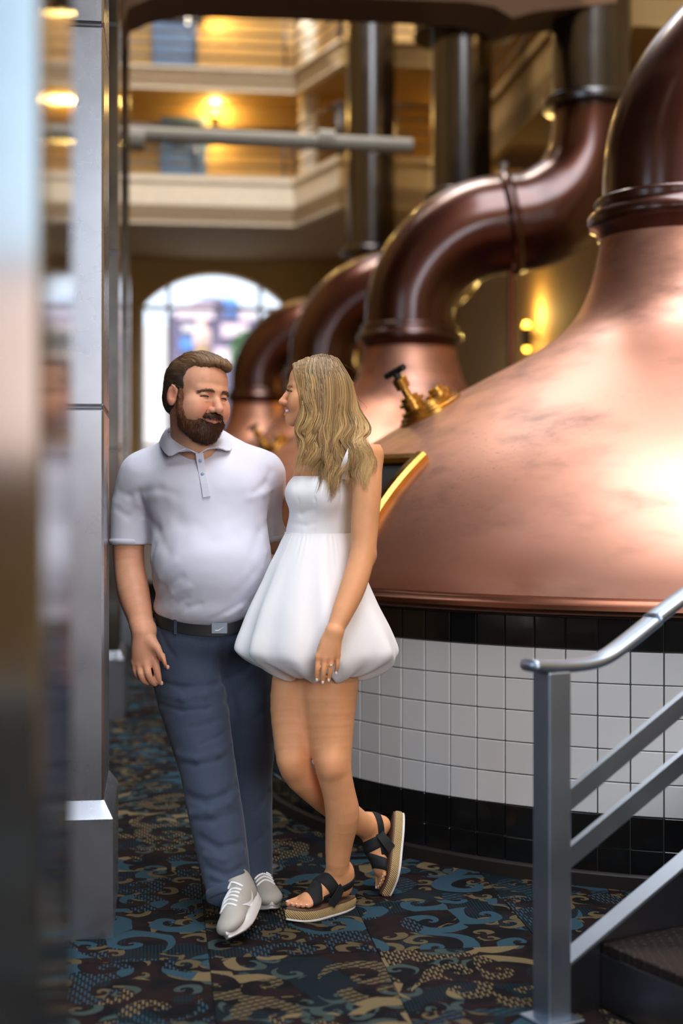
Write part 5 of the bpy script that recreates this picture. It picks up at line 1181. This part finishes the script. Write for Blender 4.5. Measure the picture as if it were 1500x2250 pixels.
# strap over the near shoulder
sp_ = spline([P(752, 1052, 4.512), P(764, 1015, 4.475), P(778, 985, 4.485), P(790, 970, 4.53), P(797, 985, 4.59), P(795, 1040, 4.66)], 24)
obj('strap', sweep(sp_, [(-.017, -.002), (.017, -.002), (.017, .003), (-.017, .003)], up=(.3, -.8, .6)), 'dress_satin', bod, smooth=True, sharp=40)
# bubble skirt
rows = [(1171, 626, 771, .096), (1178, 623, 774, .099), (1190, 617, 779, .106), (1210, 608, 786, .118), (1240, 593, 796, .133), (1275, 578, 809, .150), (1310, 562, 825, .165), (1345, 547, 842, .178), (1380, 535, 859, .188), (1410, 526, 871, .194), (1432, 525, 877, .194), (1448, 541, 872, .184), (1462, 566, 854, .170), (1473, 592, 831, .155), (1480, 615, 806, .140), (1479, 632, 790, .128), (1468, 645, 778, .118), (1440, 650, 772, .114)]
rw = spline([(a_, b_, c_ ) for a_, b_, c_, d_ in rows], 70); rd = spline([(a_, d_, 0) for a_, b_, c_, d_ in rows], 70)[:, 1]; nph = 220; ph = np.linspace(0, 2*pi, nph, endpoint=False); G = []
rg = np.random.default_rng(5); k1 = rg.uniform(0, 6.28, 8)
fold = sum(a_*np.sin(n_*ph+k_) for n_, a_, k_ in zip((5, 7, 11, 13, 17), (.35, .55, .5, .35, .2), k1)); gath = np.sin(46*ph+1.3*np.sin(7*ph))*(.6+.4*np.sin(9*ph))
sharpf = np.sign(fold)*np.abs(fold)**.8
for i in range(70):
    y, x0, x1 = rw[i]; u_ = np.clip((y-1171)/265, 0, 1); tuck = np.clip((i-46)/24, 0, 1); amp = .004+.062*u_**1.2; yc = 4.585
    hw = (x1-x0)/2/FP*yc; xc = ((x0+x1)/2-750)/FP*yc; k_ = 1+amp*sharpf*(1-.35*tuck)+.016*gath*np.exp(-u_/.16)*np.clip(u_*25, 0, 1)+.03*np.sin(23*ph+2*np.sin(5*ph))*tuck
    z = CZ-(y-1085)/FP*yc+(.010*np.sin(8*ph+1)+.008*np.sin(13*ph+2))*u_*np.clip((y-1380)/80, 0, 1)
    lean = .012*np.sin(3*ph)*u_
    G.append(np.stack([xc+hw*k_*np.cos(ph+lean), yc+rd[i]*k_*np.sin(ph+lean), np.broadcast_to(z, ph.shape)], 1))
G = np.array(G); n_ = nph; ids_ = np.arange(70*n_).reshape(70, n_); nx = np.roll(ids_, -1, 1)
Fq = np.stack([ids_[:-1], nx[:-1], nx[1:], ids_[1:]], -1).reshape(-1, 4)[:, ::-1]
sk = sobj('skirt', (G.reshape(-1, 3), Fq), 'dress_satin', wom); tag(sk, 'gathered white bubble skirt')
# waist seam
wp = [np.array([(699-750)/FP*4.6+.1085*cos(a_), 4.605+.101*sin(a_), P(0, 1173+3*cos(a_), 4.6)[2]]) for a_ in np.linspace(0, 2*pi, 49)]
obj('waist_seam', tube(wp, .0016, 6, caps=False), 'dress_satin', sk, smooth=True)

# --- sandals
def sandal(T, label, left):
    g = -1 if left else 1
    n = 44; an = np.linspace(0, 2*pi, n, endpoint=False); oy = .122+.140*np.sin(an); wx = np.interp(oy, [-.02, .0, .05, .11, .17, .21, .262], [.026, .031, .036, .036, .047, .045, .016]); ox = np.cos(an)*wx-.004*g*np.clip((oy-.1)/.1, 0, 1)
    def layer(zs, name, mat, par):
        R_ = [np.array([T(x*e, .122+(y-.122)*e, z+.010*np.clip((y-.19)/.07, 0, 1)**2) for x, y in zip(ox, oy)]) for z, e in zs]; Vt = np.vstack(R_); m = len(zs)
        F = [(k*n+i, k*n+(i+1) % n, (k+1)*n+(i+1) % n, (k+1)*n+i) for k in range(m-1) for i in range(n)]+[tuple(range(n))[::-1], tuple((m-1)*n+i for i in range(n))]
        return obj(name, (Vt, F), mat, par, smooth=True, sharp=50)
    sd = layer([(0.007, 1.0), (.011, 1.03), (.022, 1.035), (.031, 1.03), (.035, 1.0)], 'sandal', 'jute', wom); tag(sd, label)
    layer([(0, .98), (.002, 1.01), (.007, 1.01), (.008, .99)], 'outsole', 'shoe_sole', sd); layer([(.034, 1.0), (.036, 1.01), (.040, 1.0), (.041, .97)], 'footbed', 'cork_brown', sd)
    def strap(c0, nrm, w_, a0, a1, name='strap', side=1, th=.0022):
        c0 = np.array(c0, float); nrm = np.array(nrm, float); nrm /= np.linalg.norm(nrm); e1 = np.cross(nrm, (0, 0, 1.)); e1 /= np.linalg.norm(e1); e2 = np.cross(e1, nrm); rows_ = []
        m = 26
        for s_ in (-1, -.95, -.3, .3, .95, 1):
            aa_ = np.linspace(a0, a1, m)[:, None]; dw = (e1*np.sin(aa_)+e2*np.cos(aa_))@T.R.T; o = T(*(c0+nrm*w_/2*s_)); t_ = np.full(m, .12)
            for _ in range(16):
                dd = SW.eval((o+dw*t_[:, None]).astype(f32), nearops); t_ = np.maximum(t_-np.maximum(dd-.0008, -.002)*.9, .004)
            rows_.append(o+dw*(t_+(th if abs(s_) < .99 else 0))[:, None])
        G_ = np.array(rows_); Vt = G_.reshape(-1, 3); F = [(i*m+j, i*m+j+1, (i+1)*m+j+1, (i+1)*m+j) for i in range(len(rows_)-1) for j in range(m-1)]
        obj(name, (Vt, F), 'black_fabric', sd, smooth=True)
    nearops = SW.near(T(0, .1, .06), .16)
    strap((0, .168, HS+.010), (0, 1, .15), .042, -1.75, 1.75, 'toe_strap'); strap((0, .088, HS+.030), (0, .82, -.55), .040, -2.0, 2.0, 'instep_strap'); strap((0, .035, HS+.050), (0, .35, 1), .026, 0, 2*pi, 'ankle_strap')
    for gg in (-1, 1):
        p0, p1 = T(gg*.040, .115, .040), T(gg*.034, .06, HS+.055); pth_ = spline([p0, T(gg*.0445, .09, HS+.028), p1], 8)
        obj('side_strap', sweep(pth_, [(-.002, -.016), (.002, -.016), (.002, .016), (-.002, .016)], up=T.dir(gg*.05, .45, .9)), 'black_fabric', sd, smooth=True, sharp=40)
sandal(TS1, 'black strap sandal with woven jute platform on the standing foot', True)
sandal(TS2, 'black strap sandal with woven jute platform on the lifted foot', True)
print('rear toe low', min(float(TS2(x, y, 0)[2]) for x in (-.04, 0, .04) for y in (.2, .24, .26)))

# --- long wavy hair
guides = [[(644, 800, 4.585), (650, 826, 4.560), (659, 862, 4.545), (662, 892, 4.54), (656, 925, 4.535), (650, 952, 4.53), (656, 976, 4.52), (655, 1004, 4.51), (641, 1034, 4.50), (627, 1056, 4.50)],
 [(660, 792, 4.58), (664, 832, 4.545), (671, 880, 4.525), (683, 908, 4.52), (678, 937, 4.515), (674, 956, 4.51), (690, 982, 4.505), (698, 1010, 4.50), (692, 1030, 4.495)],
 [(677, 785, 4.585), (685, 825, 4.53), (692, 870, 4.515), (698, 909, 4.51), (687, 946, 4.505), (682, 983, 4.50), (670, 1012, 4.495), (652, 1036, 4.495)],
 [(692, 781, 4.59), (707, 825, 4.525), (711, 871, 4.51), (709, 909, 4.505), (702, 938, 4.50), (708, 974, 4.495), (712, 1002, 4.49), (721, 1022, 4.485), (708, 1058, 4.475), (713, 1100, 4.465)],
 [(707, 778, 4.60), (729, 825, 4.525), (733, 871, 4.51), (729, 918, 4.505), (724, 946, 4.50), (719, 974, 4.495), (729, 995, 4.49), (735, 1022, 4.48), (723, 1050, 4.47), (729, 1086, 4.46), (732, 1108, 4.46)],
 [(722, 781, 4.60), (748, 825, 4.54), (754, 871, 4.525), (749, 909, 4.52), (752, 938, 4.51), (742, 966, 4.50), (752, 994, 4.49), (759, 1022, 4.475), (749, 1050, 4.46), (757, 1074, 4.455)],
 [(738, 786, 4.60), (763, 825, 4.56), (773, 862, 4.55), (773, 899, 4.54), (782, 920, 4.525), (788, 946, 4.50), (782, 972, 4.475), (800, 1002, 4.455), (797, 1034, 4.44), (804, 1062, 4.43), (800, 1090, 4.43)],
 [(746, 795, 4.61), (769, 834, 4.59), (781, 871, 4.58), (790, 899, 4.565), (806, 927, 4.54), (809, 952, 4.51), (800, 972, 4.475), (817, 1000, 4.455), (820, 1034, 4.43), (813, 1086, 4.425), (811, 1125, 4.425)]]
NP_ = 34; GD = np.array([spline([P(*p_) for p_ in g_], NP_) for g_ in guides]); rg = np.random.default_rng(21)
nc = 46; cu = (np.arange(nc)+.5)/nc*7+rg.normal(size=nc)*.05; cu = np.clip(cu, 0, 6.999); per = 62
def gint(u_): i = u_.astype(int); f = (u_-i)[:, None, None]; return GD[i]*(1-f)+GD[i+1]*f
u_all = np.clip(np.repeat(cu, per)+rg.normal(size=nc*per)*.13, 0, 6.999); cc = gint(np.repeat(cu, per)); ss = gint(u_all); tt = np.linspace(0, 1, NP_)[None, :, None]
cl = .25+.66*tt**.8; crv = ss*(1-cl)+cc*cl; n_s = len(crv)
cph = np.repeat(rg.uniform(0, 6.28, nc), per)[:, None]; cfr = np.repeat(rg.uniform(2.6, 3.6, nc), per)[:, None]; ca = np.repeat(rg.uniform(.005, .013, nc), per)[:, None]
tl = np.linspace(0, 1, NP_)[None]; wav = ca*np.sin(2*pi*cfr*tl+cph+rg.normal(size=(n_s, 1))*.25)*sstep(.25, .6, tl); wav2 = ca*.9*np.cos(2*pi*cfr*tl+cph)*sstep(.25, .6, tl)
dep = np.repeat(rg.uniform(-.004, .016, nc), per)[:, None]+rg.uniform(-.003, .009, (n_s, 1))
spread = rg.normal(size=(n_s, 1))*(.0018+.0035*tl)
crv = crv+np.stack([wav+spread, wav2*.8+dep*(.3+tl)+rg.normal(size=(n_s, 1))*.002, .002*np.sin(9*tl+cph)], 2)
ln_ = np.repeat(rg.uniform(.82, 1.0, nc), per)*rg.uniform(.86, 1.0, n_s)          # uneven lengths
idx = tl[0][None]*ln_[:, None]*(NP_-1); i0 = np.clip(idx.astype(int), 0, NP_-2); fr_ = (idx-i0)[..., None]; ar = np.arange(n_s)[:, None]; crv = crv[ar, i0]*(1-fr_)+crv[ar, i0+1]*fr_
# keep strands outside the head and shoulders
for it in range(3):
    fl_ = crv.reshape(-1, 3); d_ = SW.blockeval(fl_.astype(f32)); bad = d_ < .004
    if bad.any(): b_ = fl_[bad]; b_[:, 1] -= (.005-d_[bad]); fl_[bad] = b_; crv = fl_.reshape(crv.shape)
nrm_ = np.tile(np.array([0, -1., .15]), (n_s, NP_, 1))+rg.normal(size=(n_s, 1, 3))*.5
rv, rf = ribbons(crv, rg.uniform(.0011, .0022, n_s), nrm_)
tone = np.repeat(np.clip(rg.normal(.5, .3, nc), 0, 1), per)*.45+rg.random(n_s)*.55; dk_, lt_ = np.array(lin((90, 58, 34))), np.array(lin((232, 186, 118))); rt_ = np.array(lin((134, 112, 90)))
sc_ = dk_[None]*(1-tone[:, None])+lt_[None]*tone[:, None]; sc_ = sc_[:, None]*(1-.55*(1-sstep(.0, .22, tl))[..., None])+rt_*(.55*(1-sstep(.0, .22, tl)))[..., None]
rcol = np.repeat(sc_, 2, 1).reshape(-1, 3)
# mass of hair below the strands
Hw = Sculpt(); s_ = TW.s
def hw_(x, y, z, r, k=.02, op='u'): Hw.ell(TW(x, y, z), np.array(r)*s_, TW.R, k, op)
hw_(0, .022, .043, (.086, .104, .095), 0); hw_(.02, .05, -.03, (.075, .075, .10), .04); hw_(.05, .02, -.04, (.040, .060, .10), .03)
hw_(0, -.10, .03, (.09, .075, .075), .012, 's'); hw_(0, -.085, -.08, (.12, .085, .10), .012, 's'); hw_(-.06, -.03, -.07, (.07, .07, .08), .012, 's')
Hw.chain([P(735, 900, 4.57), P(745, 960, 4.56), P(742, 1020, 4.53)], [.05, .038, .016], .03); Hw.chain([P(770, 900, 4.60), P(782, 950, 4.56), P(795, 985, 4.50)], [.03, .024, .012], .03)
Hw.disp(lambda p: (.0022*np.sin(p[:, 0]*520+3*vnoise(p, 25))+.001*vnoise(p, 120)).astype(f32))
hm = Hw.mesh(np.array([c[0]-.13, 4.42, P(0, 1060, 4.6)[2]]), np.array([c[0]+.22, 4.78, c[2]+.15]), .0034, 0); hn = vnormals(*hm); mc = np.tile(np.array(lin((112, 84, 54))), (len(hm[0]), 1))*(1+.2*vnoise(hm[0], 90)[:, None]); tz = sstep(c[2]+.03, c[2]+.10, hm[0][:, 2])[:, None]; mc = mc*(1-tz)+rt_*tz
# strands lying over the crown
capm = hm[0][:, 2] > c[2]-.12; Vc, Nc = hm[0][capm], hn[capm]
def cdir(p, n): l = TW.inv(p); return np.tile(TW.dir(0, .25, -1), (len(p), 1))+TW.dir(1, 0, 0)*.6*(l[:, :1] > 0)+TW.dir(0, .6, 0)*sstep(.0, .08, l[:, 1:2])
crv2, nr2, ix2 = strands_on(Vc, Nc, 2600, cdir, .06, 7, .0, .08, rg, Hw)
rv2, rf2 = ribbons(crv2, rg.uniform(.001, .0018, len(crv2)), nr2); tn = rg.random((len(crv2), 1)); k2_ = (rt_*.85)*(1-tn)+np.array(lin((206, 168, 112)))*tn; rc2 = np.repeat(k2_, 16, 0)
Vt, F = weld([hm, (rv, rf), (rv2, rf2)]); hw_o = sobj('hair', (Vt, F), 'hair', wom, np.clip(np.vstack([mc, rcol, rc2]), 0, 1)); tag(hw_o, 'long wavy blonde hair')
